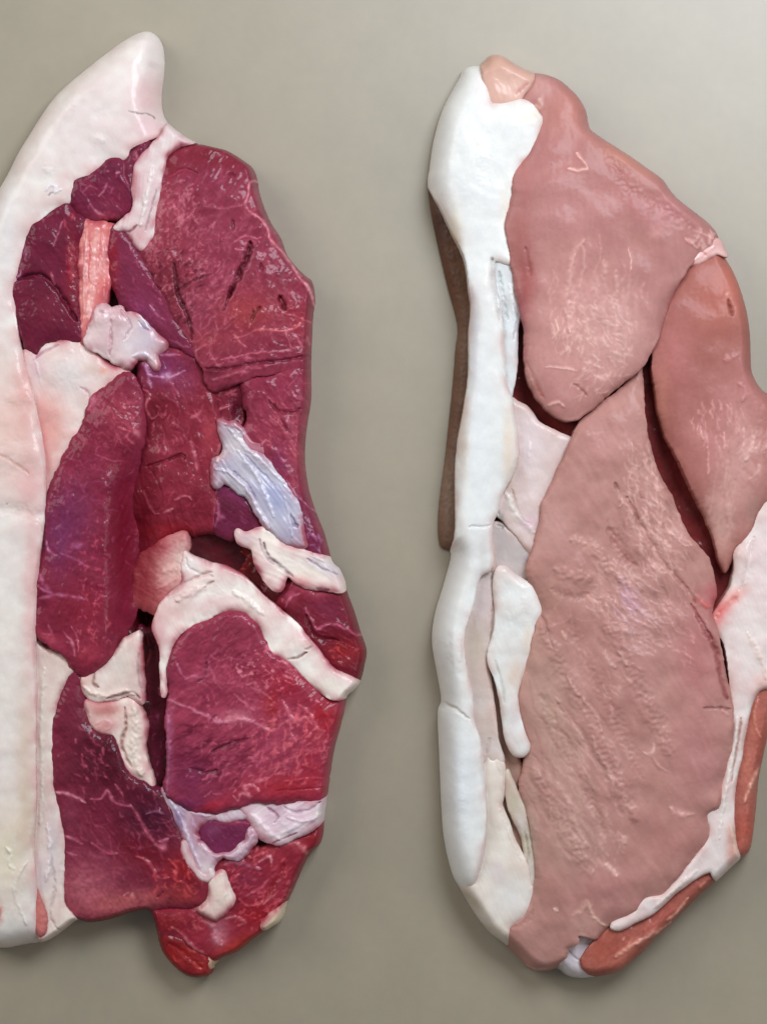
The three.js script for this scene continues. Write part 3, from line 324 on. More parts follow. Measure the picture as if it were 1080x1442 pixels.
  // --- long muscle of the left middle, with its fat
  piece(g, 'fat_wedge', [50, 496, 68, 484, 92, 481, 112, 482, 126, 489, 145, 506, 158, 518, 178, 522, 176, 534, 160, 540, 154, 546, 142, 566, 128, 590, 114, 616, 96, 646, 80, 676, 70, 706, 66, 730, 62, 700, 60, 660, 56, 622, 48, 582, 40, 552, 32, 520, 36, 496],
    { y0: 10, T: 76, r: 20, m: 'fat', c: [236, 214, 206], c2: [230, 194, 186], lump: 3, f: [B(96, 528, 40, 36, [232, 224, 220], 0.85), B(74, 600, 20, 50, [226, 158, 148], 0.85), B(60, 620, 10, 60, [220, 140, 134], 0.8), B(66, 660, 10, 40, [222, 150, 146], 0.7), B(52, 520, 14, 22, [216, 176, 184], 0.6), V([48, 508, 62, 496, 84, 486], 1.6, [170, 110, 136], 0.6, -2), B(130, 520, 14, 10, [222, 190, 176], 0.6), V([44, 494, 54, 516, 60, 544], 1.6, [236, 214, 214], 0.6, 1.5), V([114, 546, 124, 552, 130, 570], 1.6, [200, 150, 164], 0.6, -2), B(148, 522, 6, 5, [230, 150, 120], 0.6), U(96, 520, 40, 24, 6)] });
  piece(g, 'muscle', [152, 546, 168, 534, 180, 528, 190, 538, 199, 558, 202, 590, 201, 620, 194, 648, 188, 676, 188, 700, 192, 760, 191, 820, 188, 860, 176, 892, 158, 920, 138, 940, 120, 950, 106, 940, 90, 918, 70, 904, 51, 889, 49, 858, 53, 820, 58, 782, 66, 738, 70, 706, 78, 678, 92, 645, 111, 614, 124, 588, 134, 560],
    { y0: 6, T: 92, r: (x, y) => 26 + 6 * sm(640, 740, y), c: [140, 46, 70], c2: [118, 34, 56], lump: 3, grain: 0.5, ang: 1.9, tilt: (x, y) => -46 * sm(145, 192, x) * sm(600, 720, y),
      f: [B(172, 590, 30, 40, [158, 68, 82], 0.8), B(104, 730, 34, 60, [116, 48, 86], 0.85, 0.1), B(84, 760, 20, 50, [120, 58, 104], 0.7), B(174, 760, 22, 110, [112, 12, 36], 0.85), B(120, 860, 40, 30, [134, 30, 52], 0.7), B(130, 920, 24, 22, [166, 62, 76], 0.75), B(80, 870, 18, 20, [110, 24, 46], 0.7), B(62, 840, 8, 20, [90, 14, 40], 0.6),  // deep red down the right side is painted shade of the valley
        V([54, 824, 66, 832, 80, 838, 98, 838, 122, 844], 2.2, [196, 130, 160], 0.75, 1), V([52, 800, 64, 822, 74, 836], 3, [190, 120, 156], 0.6, 1), V([58, 842, 78, 838], 2, [190, 120, 150], 0.6), V([68, 762, 70, 774, 80, 782, 84, 782], 1.8, [206, 160, 186], 0.7, 1), V([86, 778, 106, 786, 122, 796], 1.4, [176, 110, 150], 0.6), B(112, 768, 8, 4, [176, 116, 160], 0.7), V([92, 890, 104, 906, 108, 924], 1.6, [214, 146, 156], 0.7, 1), V([102, 880, 112, 900, 112, 918], 1.2, [206, 126, 136], 0.7, 1), V([70, 880, 76, 894, 64, 892], 1.6, [196, 120, 140], 0.5, 1), B(70, 898, 20, 8, [196, 96, 108], 0.6, 0.5),
        V([166, 602, 184, 608, 180, 616, 190, 626], 1.6, [206, 116, 128], 0.7, 1), B(194, 610, 6, 6, [226, 160, 160], 0.7), B(132, 566, 10, 12, [214, 150, 160], 0.7), V([144, 560, 160, 572, 176, 588], 1.2, [112, 30, 50], 0.5, -1.5), V([136, 640, 156, 648, 174, 650], 1.0, [190, 106, 120], 0.6), ...flecks(306, 90, 130, 720, 60, 150, 1.7, 0.8, 7, 1.0, [176, 92, 120], 0.5, 1.2), ...flecks(71, 46, 132, 800, 20, 70, 1.2, 1.4, 5, 1.2, [200, 90, 112], 0.75, 1.2), ...flecks(72, 40, 130, 880, 30, 46, 1.3, 0.8, 7, 1.1, [214, 110, 116], 0.65, 1), ...flecks(73, 60, 160, 600, 36, 50, 0.3, 1.2, 8, 0.9, [190, 104, 118], 0.55, 0.9), ...web(74, 18, 110, 690, 40, 50, 0.2, 20, 0.9, [160, 84, 120], 0.55), ...web(75, 10, 165, 590, 30, 40, 0.6, 18, 0.9, [196, 110, 120], 0.55), U(160, 590, 20, 30, 5), U(100, 740, 30, 60, 5), U(190, 606, 8, 10, 3)] });
  // --- lower middle
  piece(g, 'muscle', [192, 892, 206, 888, 218, 892, 226, 912, 232, 945, 236, 975, 238, 1020, 238, 1060, 236, 1100, 228, 1112, 216, 1106, 210, 1075, 204, 1040, 200, 990],
    { y0: 0, T: 46, r: 12, c: [104, 24, 50], c2: [70, 8, 24], lump: 2, ang: 1.5, f: [B(206, 920, 12, 40, [54, 4, 14], 0.8), B(222, 1060, 10, 50, [112, 34, 66], 0.7), V([206, 900, 210, 920, 204, 940], 2.2, [150, 70, 70], 0.5, 2), V([222, 970, 226, 982], 1.6, [206, 136, 156], 0.7, 1.5), ...flecks(81, 10, 222, 1050, 8, 50, 1.4, 0.7, 7, 0.9, [170, 96, 130], 0.6)] });
  piece(g, 'fat_tag', [178, 898, 192, 890, 198, 892, 200, 912, 202, 940, 203, 966, 202, 990, 192, 988, 180, 980, 162, 986, 142, 990, 126, 986, 116, 972, 115, 956, 124, 948, 136, 943, 152, 928, 168, 908],
    { y0: 20, T: 62, r: 13, grow: 1, m: 'fat', c: [242, 226, 216], c2: [230, 206, 196], lump: 3, f: [V([134, 948, 132, 962, 140, 968], 1.8, [150, 110, 100], 0.7, -4), V([118, 966, 130, 976, 150, 980, 176, 974, 190, 978], 4, [236, 214, 196], 0.7, 4), V([150, 984, 172, 978, 188, 974, 198, 984], 1.6, [140, 110, 108], 0.6, -4), V([196, 920, 196, 950, 200, 970], 1.8, [140, 116, 116], 0.5, -2), B(170, 935, 20, 22, [216, 202, 192], 0.7), B(122, 955, 8, 12, [232, 190, 176], 0.7)] });
  piece(g, 'fat_tag', [120, 986, 140, 990, 160, 986, 178, 982, 190, 984, 200, 996, 206, 1014, 208, 1034, 204, 1052, 209, 1072, 215, 1092, 218, 1108, 210, 1108, 203, 1102, 190, 1096, 178, 1082, 168, 1062, 164, 1042, 156, 1034, 140, 1034, 128, 1024, 122, 1006],
    { y0: 20, T: 60, r: 11, grow: 1, m: 'fat', c: [244, 226, 214], c2: [232, 202, 192], lump: 3, f: [B(150, 1000, 24, 14, [192, 112, 108], 0.85), B(150, 1024, 18, 10, [204, 124, 126], 0.75), V([134, 1020, 148, 1014, 158, 1020, 150, 1028], 1.6, [228, 170, 170], 0.7, 1), V([176, 996, 178, 1020, 172, 1050, 186, 1080], 2, [150, 110, 100], 0.6, -5), V([190, 996, 192, 1030, 188, 1060, 200, 1092], 6, [234, 218, 202], 0.7, 4), V([126, 1006, 128, 1020, 138, 1030], 2, [224, 176, 160], 0.7, 2)] });
  piece(g, 'muscle', [240, 917, 250, 899, 266, 884, 290, 873, 313, 861, 336, 858, 354, 867, 368, 882, 377, 902, 388, 918, 408, 929, 420, 943, 441, 965, 466, 982, 487, 984, 485, 1002, 478, 1030, 470, 1060, 465, 1092, 460, 1130, 440, 1131, 400, 1131, 366, 1130, 344, 1132, 325, 1140, 308, 1148, 290, 1146, 266, 1139, 244, 1128, 232, 1114, 234, 1080, 236, 1050, 234, 1020, 236, 978, 234, 944],
    { T: 92, r: (x, y) => 15 + 9 * sm(400, 480, x), grow: 1.5, c: [162, 68, 90], c2: [128, 44, 66], lump: 3, grain: 0.6, ang: 2.6, gl: 26, rough: 0.8, tilt: (x, y) => -10 * sm(420, 490, x),
      f: [B(310, 895, 50, 26, [138, 52, 72], 0.7), B(400, 960, 44, 26, [150, 30, 48], 0.85, 0.5), B(456, 1010, 26, 30, [166, 30, 42], 0.9), B(382, 992, 12, 22, [162, 40, 44], 0.8), B(270, 1090, 40, 40, [116, 42, 78], 0.8), B(270, 1135, 34, 14, [108, 40, 86], 0.7), B(400, 1108, 60, 20, [166, 40, 52], 0.85), B(440, 1080, 22, 40, [160, 38, 54], 0.7), B(240, 1040, 6, 70, [176, 110, 140], 0.7), B(260, 960, 26, 20, [126, 44, 68], 0.5), B(300, 1135, 30, 10, [176, 40, 54], 0.7, -0.4),
        V([234, 984, 250, 990, 266, 996, 288, 1006, 312, 1016, 330, 1012, 346, 1012, 366, 1020, 384, 1030], 2.4, [208, 140, 156], 0.85, 1.2), B(334, 1008, 22, 10, [214, 156, 158], 0.8), V([386, 1030, 398, 1020, 408, 1014, 410, 1030, 418, 1044], 1.8, [214, 130, 136], 0.7, 1), V([398, 984, 406, 1000, 416, 1014, 430, 1010, 440, 1020], 2.2, [218, 140, 146], 0.75, 1), V([420, 990, 436, 1004, 448, 1026, 458, 1030], 2, [210, 116, 126], 0.7, 1), V([330, 976, 346, 990, 360, 1000], 1.6, [206, 124, 136], 0.7), V([262, 956, 274, 952, 290, 952, 296, 930], 2.4, [196, 118, 140], 0.65, 1), V([248, 930, 254, 944, 262, 954], 1.4, [200, 130, 156], 0.6, 1), V([292, 932, 290, 950, 280, 960], 2.5, [84, 16, 38], 0.45, -2),
        V([352, 966, 370, 974, 384, 984], 1.5, [214, 150, 146], 0.6), ...flecks(304, 140, 360, 1010, 90, 100, 2.4, 1.0, 6, 1.1, [212, 132, 142], 0.55, 1.5), ...flecks(305, 60, 350, 1000, 90, 100, 2.4, 0.5, 20, 2.4, [196, 108, 124], 0.4, 0), ...flecks(91, 60, 384, 940, 50, 30, 0.3, 0.6, 8, 1.6, [232, 160, 164], 0.8, 1.4), ...flecks(92, 130, 410, 1050, 56, 54, 2.3, 0.8, 9, 1.3, [216, 116, 120], 0.7, 1.2), ...flecks(93, 80, 300, 1060, 56, 50, 2.7, 0.4, 17, 1.6, [98, 24, 48], 0.65, -2), ...flecks(94, 50, 330, 1080, 70, 44, 2.6, 0.6, 9, 1.2, [210, 126, 142], 0.65, 1), ...flecks(95, 50, 320, 910, 50, 36, 2.4, 0.4, 18, 1.2, [112, 34, 56], 0.5, -1.5), ...web(96, 18, 330, 950, 70, 40, 0.5, 22, 1, [196, 112, 130], 0.5), ...web(97, 22, 420, 1030, 50, 50, 1.9, 20, 1, [206, 100, 108], 0.55),
        V([366, 1114, 356, 1104, 344, 1108, 352, 1120, 340, 1116, 336, 1126, 330, 1120], 2.4, [214, 140, 146], 0.75, 1.5), V([344, 1112, 360, 1102, 376, 1096, 386, 1090], 2, [206, 120, 126], 0.7, 1), V([400, 1100, 430, 1096, 458, 1096], 1.5, [204, 80, 86], 0.6, 1), V([390, 1112, 430, 1110, 456, 1108], 1.2, [128, 20, 34], 0.5, -1.5), V([236, 1118, 238, 1060, 236, 1000], 2, [190, 140, 172], 0.6), V([300, 1058, 330, 1044, 350, 1040], 2.2, [90, 24, 44], 0.6, -3), V([268, 1080, 288, 1086, 306, 1084], 2.6, [84, 18, 44], 0.6, -3), U(310, 900, 40, 20, 5), U(330, 1060, 60, 40, 5), U(420, 1060, 30, 40, 4)] });
  // --- bottom
  piece(g, 'muscle', [104, 944, 114, 952, 115, 972, 120, 990, 122, 1008, 130, 1026, 144, 1036, 160, 1040, 170, 1062, 180, 1084, 194, 1098, 212, 1108, 226, 1114, 236, 1132, 246, 1158, 258, 1186, 270, 1212, 282, 1232, 296, 1244, 292, 1268, 272, 1278, 240, 1280, 206, 1287, 180, 1292, 150, 1302, 122, 1306, 106, 1300, 94, 1285, 88, 1264, 91, 1225, 90, 1190, 84, 1150, 76, 1108, 76, 1050, 79, 1000, 90, 962],
    { T: 84, r: (x, y) => 16 + 16 * sm(1200, 1290, y), c: [128, 44, 66], c2: [98, 26, 46], lump: 3, grain: 0.5, ang: 1.0, tilt: (x, y) => -12 * sm(1230, 1300, y) - 10 * sm(100, 150, x) * sm(1070, 990, y),
      f: [B(110, 1010, 16, 60, [132, 52, 72], 0.7), B(146, 1070, 40, 60, [70, 6, 28], 0.92, -0.4), B(160, 1150, 40, 30, [108, 26, 52], 0.6), B(212, 1148, 40, 44, [60, 6, 34], 0.92, 0.3), B(200, 1120, 18, 20, [84, 12, 40], 0.8), B(260, 1225, 34, 28, [140, 20, 28], 0.85), B(200, 1200, 40, 24, [112, 16, 32], 0.8, 0.6), B(122, 1250, 52, 44, [188, 116, 122], 0.95), B(180, 1270, 70, 20, [194, 116, 110], 0.9, -0.15), B(100, 1150, 16, 40, [128, 58, 78], 0.7), B(260, 1262, 36, 14, [170, 66, 60], 0.7), B(130, 1200, 30, 16, [130, 56, 76], 0.6),  // near-black purple patches add shadow through the colour
        V([78, 1116, 92, 1116, 108, 1122, 122, 1130], 2, [222, 166, 170], 0.8, 1), V([128, 1124, 144, 1124, 152, 1112, 158, 1124, 168, 1132, 186, 1134], 2, [190, 112, 130], 0.75, 1), V([162, 1104, 170, 1112, 174, 1124], 1.6, [196, 120, 136], 0.7, 1), V([184, 1132, 194, 1146, 206, 1170, 220, 1188, 230, 1196], 2.4, [186, 104, 116], 0.8, 1.2), B(230, 1192, 6, 7, [220, 150, 160], 0.8), V([226, 1184, 238, 1180], 2, [206, 140, 160], 0.7), V([206, 1146, 220, 1142, 232, 1146], 1.4, [176, 130, 156], 0.6, 1), V([92, 1176, 104, 1182, 118, 1188], 1.6, [206, 136, 148], 0.7, 1), V([130, 1186, 150, 1200, 168, 1202], 1.5, [190, 96, 112], 0.65, 1), V([94, 1200, 110, 1204], 1.4, [210, 150, 160], 0.6), V([192, 1206, 206, 1210, 216, 1222, 224, 1236, 240, 1234], 2, [200, 106, 110], 0.7, 1.2), V([238, 1210, 250, 1222, 246, 1238, 262, 1244, 272, 1260, 280, 1254], 2, [206, 90, 88], 0.7, 1.5), V([174, 1262, 182, 1256], 1.8, [236, 176, 164], 0.8, 1), B(187, 1260, 3, 4, [240, 190, 180], 0.8), V([130, 1300, 150, 1296, 170, 1288], 2, [150, 60, 50], 0.6, -2), B(152, 1298, 22, 6, [140, 44, 34], 0.75, -0.2), ...flecks(307, 110, 170, 1150, 80, 110, 0.9, 0.7, 9, 1.1, [172, 92, 108], 0.5, 1.2), ...flecks(101, 26, 130, 1060, 30, 50, 0.9, 0.5, 9, 1.3, [196, 100, 120], 0.7, 1), ...flecks(102, 30, 250, 1240, 36, 28, 0.9, 1.2, 9, 1.4, [206, 90, 88], 0.65, 1.4), ...flecks(103, 30, 140, 1230, 50, 30, 0.3, 0.3, 24, 1.2, [150, 76, 90], 0.5, 1), ...web(104, 14, 170, 1160, 60, 40, 0.7, 22, 1, [160, 80, 100], 0.5), V([230, 1256, 222, 1264], 2.4, [120, 20, 24], 0.7, -3), ...flecks(105, 20, 200, 1170, 26, 30, 0.8, 1.2, 6, 0.9, [150, 76, 106], 0.6, 1)] });
  piece(g, 'muscle', [206, 1286, 240, 1280, 272, 1276, 290, 1256, 300, 1232, 318, 1210, 345, 1200, 372, 1194, 396, 1188, 428, 1174, 454, 1162, 454, 1182, 448, 1196, 436, 1207, 426, 1226, 414, 1254, 404, 1276, 392, 1302, 376, 1316, 356, 1328, 333, 1346, 311, 1355, 298, 1350, 270, 1330, 244, 1316, 222, 1318, 214, 1302],
    { T: 70, r: 16, c: [154, 50, 66], c2: [120, 26, 42], lump: 3, grain: 0.5, ang: 2.5, rough: 0.9,
      f: [B(345, 1240, 26, 20, [124, 40, 66], 0.8), B(300, 1290, 20, 10, [190, 140, 136], 0.6), B(310, 1316, 14, 22, [196, 150, 154], 0.75), V([285, 1298, 300, 1306, 304, 1322, 312, 1332], 4, [196, 150, 152], 0.6, 2), V([316, 1296, 332, 1292, 346, 1300, 334, 1304], 2, [206, 156, 146], 0.7, 1.5), B(360, 1290, 24, 16, [150, 20, 30], 0.8), B(345, 1330, 50, 14, [166, 56, 40], 0.85, -0.4), B(370, 1185, 22, 12, [176, 76, 76], 0.8), V([392, 1190, 412, 1186, 428, 1196, 432, 1204], 5, [196, 130, 122], 0.75, 2), V([316, 1218, 330, 1214, 354, 1222, 366, 1224], 4, [176, 110, 126], 0.7, 2), B(440, 1182, 12, 12, [140, 30, 36], 0.7), V([346, 1262, 366, 1252, 378, 1240], 1.6, [206, 120, 130], 0.7, 1), V([400, 1218, 386, 1246, 372, 1272], 4, [120, 14, 24], 0.6, -3), V([336, 1266, 350, 1276, 376, 1270, 392, 1256], 1.8, [200, 100, 104], 0.6, 1.2), ...flecks(308, 90, 340, 1260, 80, 50, 2.4, 1.0, 7, 1.1, [208, 116, 118], 0.55, 1.5), ...flecks(111, 60, 370, 1250, 50, 50, 2.3, 0.7, 9, 1.5, [206, 96, 100], 0.65, 1.4), ...flecks(112, 30, 260, 1300, 34, 14, 0.4, 0.9, 9, 1.4, [196, 110, 106], 0.6, 1.3), V([240, 1306, 256, 1316, 270, 1334, 292, 1346], 2, [206, 150, 146], 0.6, 2), B(236, 1300, 26, 12, [120, 20, 24], 0.7), ...flecks(113, 20, 360, 1196, 20, 12, 0.4, 1.4, 6, 1.4, [226, 150, 140], 0.7, 1.4), V([364, 1214, 380, 1206, 382, 1216], 1.8, [226, 180, 176], 0.7, 1)] });
  piece(g, 'lean_flap', [220, 1300, 240, 1312, 262, 1318, 280, 1334, 294, 1350, 301, 1366, 296, 1378, 284, 1383, 264, 1382, 245, 1370, 228, 1351, 221, 1334],
    { T: 66, r: 24, c: [142, 38, 40], c2: [118, 24, 30], lump: 4, f: [V([238, 1330, 262, 1346, 284, 1364], 3, [150, 26, 26], 0.6, -3), B(240, 1344, 16, 10, [146, 26, 26], 0.7), U(268, 1352, 10, 8, 4), B(286, 1366, 10, 8, [190, 70, 60], 0.6), ...flecks(114, 12, 262, 1350, 26, 20, 0.7, 0.8, 8, 1.4, [206, 100, 86], 0.6, 1.4)] });
  piece(g, 'fat_spot', [290, 1350, 302, 1346, 314, 1352, 306, 1362, 297, 1366], { T: 64, r: 6, m: 'fat', c: [222, 190, 160], c2: [206, 170, 140], lump: 1 });
  piece(g, 'fat_spot', [401, 1276, 398, 1288, 392, 1302, 382, 1313, 370, 1306, 378, 1292, 390, 1284], { T: 82, r: 8, m: 'fat', c: [240, 226, 196], c2: [226, 206, 176], lump: 1 });
  piece(g, 'fascia', [230, 1112, 244, 1126, 258, 1136, 274, 1142, 292, 1144, 310, 1148, 330, 1140, 346, 1142, 352, 1152, 344, 1150, 322, 1156, 300, 1152, 284, 1160, 278, 1180, 290, 1192, 300, 1202, 316, 1204, 332, 1198, 346, 1182, 354, 1168, 362, 1176, 352, 1194, 336, 1208, 312, 1206, 302, 1214, 298, 1230, 288, 1233, 276, 1222, 266, 1198, 256, 1176, 246, 1154],
    { y0: 20, T: 62, r: 9, m: 'tendon', c: [222, 202, 208], c2: [184, 146, 166], lump: 2, fib: 0.9, ang: 1.0, f: [V([234, 1116, 252, 1146, 266, 1180, 282, 1220], 2, [214, 200, 220], 0.8, 2), V([240, 1120, 262, 1140, 296, 1148], 2.2, [214, 196, 216], 0.8, 2), B(288, 1222, 10, 12, [234, 216, 216], 0.85), B(262, 1168, 6, 10, [226, 204, 214], 0.7), B(252, 1150, 10, 20, [142, 116, 152], 0.6), V([300, 1204, 324, 1206, 346, 1192, 356, 1176], 3, [222, 190, 204], 0.7, 2), B(250, 1164, 8, 16, [120, 96, 136], 0.5), ...flecks(115, 16, 262, 1160, 20, 40, 1.1, 0.5, 14, 1.1, [220, 208, 226], 0.6, 1.3)] });
  piece(g, 'muscle', [278, 1164, 286, 1156, 300, 1150, 322, 1154, 346, 1148, 356, 1160, 346, 1182, 332, 1198, 316, 1204, 298, 1202, 286, 1192], { y0: 20, T: 58, r: 12, c: [120, 46, 84], c2: [102, 34, 66], lump: 2, f: [B(326, 1158, 24, 5, [160, 70, 90], 0.6), V([320, 1152, 340, 1158, 352, 1160], 1.4, [196, 110, 126], 0.6), B(300, 1170, 10, 10, [150, 100, 134], 0.5), ...flecks(116, 8, 316, 1176, 20, 14, 0.4, 0.5, 9, 0.9, [160, 90, 126], 0.5)] });
  piece(g, 'fat_ridge', [336, 1138, 348, 1128, 370, 1126, 396, 1132, 420, 1129, 456, 1124, 459, 1140, 455, 1154, 440, 1166, 416, 1178, 396, 1187, 378, 1184, 362, 1172, 352, 1156],
    { T: 82, r: 13, m: 'fat', c: [240, 220, 224], c2: [222, 190, 200], lump: 3, fib: 0.8, ang: 2.7, f: [B(392, 1140, 14, 12, [176, 130, 150], 0.7), V([376, 1136, 392, 1150, 386, 1158], 1.5, [140, 90, 110], 0.6, -3), V([400, 1136, 418, 1144, 440, 1138, 452, 1128], 1.8, [170, 140, 160], 0.6, -3), V([356, 1148, 374, 1166, 394, 1182], 4, [236, 218, 220], 0.7, 2.5), V([396, 1174, 424, 1160, 452, 1146], 3, [226, 214, 220], 0.7, 2.5), V([404, 1150, 424, 1156, 444, 1150], 2, [230, 210, 218], 0.6, 2), B(450, 1142, 8, 12, [228, 224, 214], 0.7), V([384, 1188, 400, 1180, 420, 1172], 1.2, [90, 40, 50], 0.6, -2), ...flecks(117, 18, 410, 1150, 34, 18, 2.7, 0.4, 14, 1.2, [238, 224, 230], 0.6, 1.5)] });
  piece(g, 'fat_lump', [311, 1228, 317, 1236, 320, 1246, 328, 1262, 326, 1272, 318, 1284, 302, 1293, 290, 1288, 282, 1280, 293, 1271, 297, 1254, 297, 1240], { y0: 30, T: 54, r: 11, m: 'fat', c: [246, 236, 222], c2: [238, 222, 206], lump: 1.5, f: [U(312, 1262, 8, 14, 4), V([284, 1284, 300, 1292, 316, 1286], 1.5, [196, 170, 160], 0.5)] });
  piece(g, 'fat_spot', [256, 1192, 262, 1184, 268, 1196, 272, 1212, 280, 1226, 292, 1232, 296, 1224, 300, 1234, 290, 1240, 276, 1230, 264, 1214], { y0: 40, T: 44, r: 6, m: 'fat', c: [230, 212, 210], c2: [230, 212, 210], lump: 1 });
}

// ------------------------------------------------------------------ the pale pink cut on the right
{
  const g = cutOfMeat('pork_cut_001', 840, 740, 'pale pink pork cut with a smooth white fat edge and a brown strip painted for its shaded skin side', 'meat',
    [647, 104, 654, 91, 664, 86, 678, 84, 690, 72, 705, 71, 716, 76, 726, 83, 748, 94, 770, 98, 790, 106, 806, 119, 818, 132, 828, 150, 833, 174, 841, 182, 861, 196, 886, 212, 911, 230, 935, 247, 948, 265, 958, 276, 976, 290, 996, 305, 1009, 318, 1016, 330, 1022, 352, 1035, 375, 1046, 400, 1056, 435, 1061, 470, 1062, 500, 1064, 524, 1076, 545, 1094, 562, 1108, 610, 1112, 700, 1112, 900, 1104, 962, 1094, 1010, 1082, 1060, 1074, 1100, 1069, 1150, 1062, 1199, 1050, 1212, 1038, 1222, 1016, 1243, 989, 1267, 958, 1298, 924, 1331, 902, 1353, 878, 1373, 853, 1381, 820, 1385, 800, 1381, 786, 1371, 770, 1375, 748, 1372, 730, 1354, 711, 1335, 691, 1320, 672, 1296, 649, 1258, 637, 1234, 626, 1186, 622, 1134, 619, 1061, 617, 1008, 622, 988, 616, 950, 609, 906, 613, 867, 627, 819, 636, 780, 622, 772, 618, 750, 619, 712, 627, 650, 632, 604, 637, 558, 640, 524, 643, 486, 646, 462, 642, 438, 632, 402, 622, 360, 614, 325, 607, 290, 603, 252, 605, 234, 611, 193, 624, 148]);
  FA = 0.75; FD = 0.2; TONE = [1, 1, 1]; RS = 22; EDGE = 20; JIT = 0.9; BLEED = [[216, 176, 164], 0.5, 8]; RIM = [[196, 150, 138], 0, 5];  // pale flecks on this cut put wet glints into the colour
  const HOLE = [104, 30, 30];
  piece(g, 'lean_core', [700, 100, 760, 106, 810, 140, 840, 200, 920, 250, 1000, 335, 1040, 420, 1052, 530, 1092, 600, 1092, 900, 1070, 1040, 1052, 1190, 1000, 1230, 940, 1290, 860, 1350, 800, 1360, 730, 1330, 690, 1280, 660, 1180, 660, 1000, 672, 860, 672, 700, 690, 560, 690, 420, 660, 300, 650, 200, 670, 120],
    { T: 44, r: 16, c: [120, 38, 36], c2: [96, 22, 24], lump: 2, step: 2.2, rough: 1 });
  piece(g, 'shaded_skin_edge', [603, 252, 607, 290, 614, 325, 622, 360, 632, 402, 642, 438, 646, 462, 643, 486, 640, 524, 637, 558, 632, 604, 627, 650, 619, 712, 618, 750, 622, 772, 638, 778, 655, 760, 668, 650, 676, 560, 676, 440, 662, 350, 636, 300, 618, 262],
    { T: 24, r: 16, m: 'rind', c: [110, 74, 52], c2: [92, 60, 42], lump: 1.5, jit: 0.5, fib: 0.4, ang: 1.6, label: 'shaded skin side under the white fat, painted as a dark brown strip', f: [B(622, 310, 18, 60, [66, 38, 24], 0.85, 0.2), B(636, 380, 16, 60, [90, 52, 28], 0.85), B(650, 480, 12, 70, [118, 88, 68], 0.7), B(630, 690, 20, 80, [136, 112, 94], 0.85), B(610, 265, 8, 16, [56, 44, 38], 0.7)] });  // shade on the skin side painted in as dark brown, deepest at the top
  piece(g, 'fat_cap', [647, 104, 654, 91, 664, 86, 678, 86, 682, 108, 688, 146, 702, 149, 730, 144, 744, 149, 756, 163, 760, 174, 748, 206, 731, 229, 724, 246, 720, 276, 712, 318, 717, 354, 716, 370, 694, 366, 694, 400, 700, 430, 705, 478, 707, 524, 712, 548, 718, 566, 722, 594, 725, 622, 724, 650, 716, 672, 706, 690, 699, 710, 696, 722, 690, 738, 689, 760, 689, 797, 672, 812, 661, 856, 650, 889, 652, 936, 661, 978, 663, 1011, 674, 1050, 679, 1100, 680, 1153, 675, 1209, 664, 1242, 650, 1258, 637, 1234, 626, 1186, 622, 1134, 619, 1061, 617, 1008, 622, 988, 616, 950, 609, 906, 613, 867, 627, 819, 641, 769, 645, 745, 645, 669, 648, 628, 657, 572, 662, 542, 664, 506, 664, 467, 667, 434, 663, 401, 657, 362, 641, 328, 622, 287, 606, 254, 605, 234, 611, 193, 624, 148],
    { T: 102, rs: 36, r: (x, y) => 34 - 16 * sm(330, 400, y), m: 'fat', c: [234, 234, 228], c2: [226, 226, 222], lump: 1.6, rough: 0.25, fib: 0.1, jit: 0.5, warp: 3, tilt: (x, y) => -14 * sm(180, 90, y) + 3 * sm(330, 420, y),
      f: [B(680, 120, 10, 26, [232, 218, 216], 0.6), B(746, 165, 14, 12, [226, 208, 180], 0.7), B(712, 290, 8, 30, [230, 222, 206], 0.7), B(640, 330, 10, 40, [222, 208, 180], 0.6), B(715, 630, 8, 60, [226, 206, 182], 0.75), B(652, 620, 6, 60, [214, 192, 170], 0.5), V([692, 366, 696, 392, 700, 420, 704, 450], 3.4, [184, 188, 188], 0.5, -7), V([660, 742, 676, 742, 690, 740], 2, [206, 208, 204], 0.5, -2.5), B(680, 780, 8, 30, [206, 198, 192], 0.6), V([622, 990, 636, 994, 650, 1004, 660, 1012], 1.8, [196, 190, 180], 0.7, -4), B(650, 1100, 20, 80, [226, 232, 236], 0.6), U(660, 230, 26, 60, 4), U(640, 920, 10, 40, 4), U(640, 1120, 14, 60, 4), B(676, 620, 16, 160, [228, 232, 232], 0.6), B(668, 470, 6, 80, [220, 220, 230], 0.5)] });
  piece(g, 'fat_flap', [716, 352, 722, 382, 727, 410, 732, 433, 726, 461, 725, 500, 724, 524, 719, 546, 717, 558, 712, 544, 714, 530, 709, 520, 710, 480, 706, 452, 700, 420, 697, 390, 698, 366, 706, 356],
    { y0: 30, T: 62, r: 9, m: 'fat', c: [222, 226, 225], c2: [206, 210, 210], lump: 2, rough: 0.3, f: [V([702, 384, 708, 420, 714, 450], 3, [190, 196, 196], 0.6, -5), V([716, 400, 722, 430, 722, 450], 2.4, [232, 234, 232], 0.6, 2), V([722, 428, 728, 450, 722, 480], 1.6, [180, 176, 180], 0.5, -2)] });
  piece(g, 'tan_fat', [681, 80, 690, 72, 705, 71, 716, 76, 726, 83, 738, 88, 748, 94, 749, 106, 745, 119, 734, 134, 729, 145, 716, 151, 702, 152, 688, 149, 684, 124],
    { T: 92, r: 20, m: 'fat', c: [214, 170, 152], c2: [206, 160, 142], lump: 2, f: [B(716, 128, 24, 18, [226, 186, 170], 0.7), B(696, 90, 16, 16, [200, 156, 136], 0.6), V([726, 134, 734, 126, 744, 118], 2.4, [200, 130, 124], 0.6, -1), V([716, 78, 726, 84], 1.4, [196, 166, 136], 0.6)] });
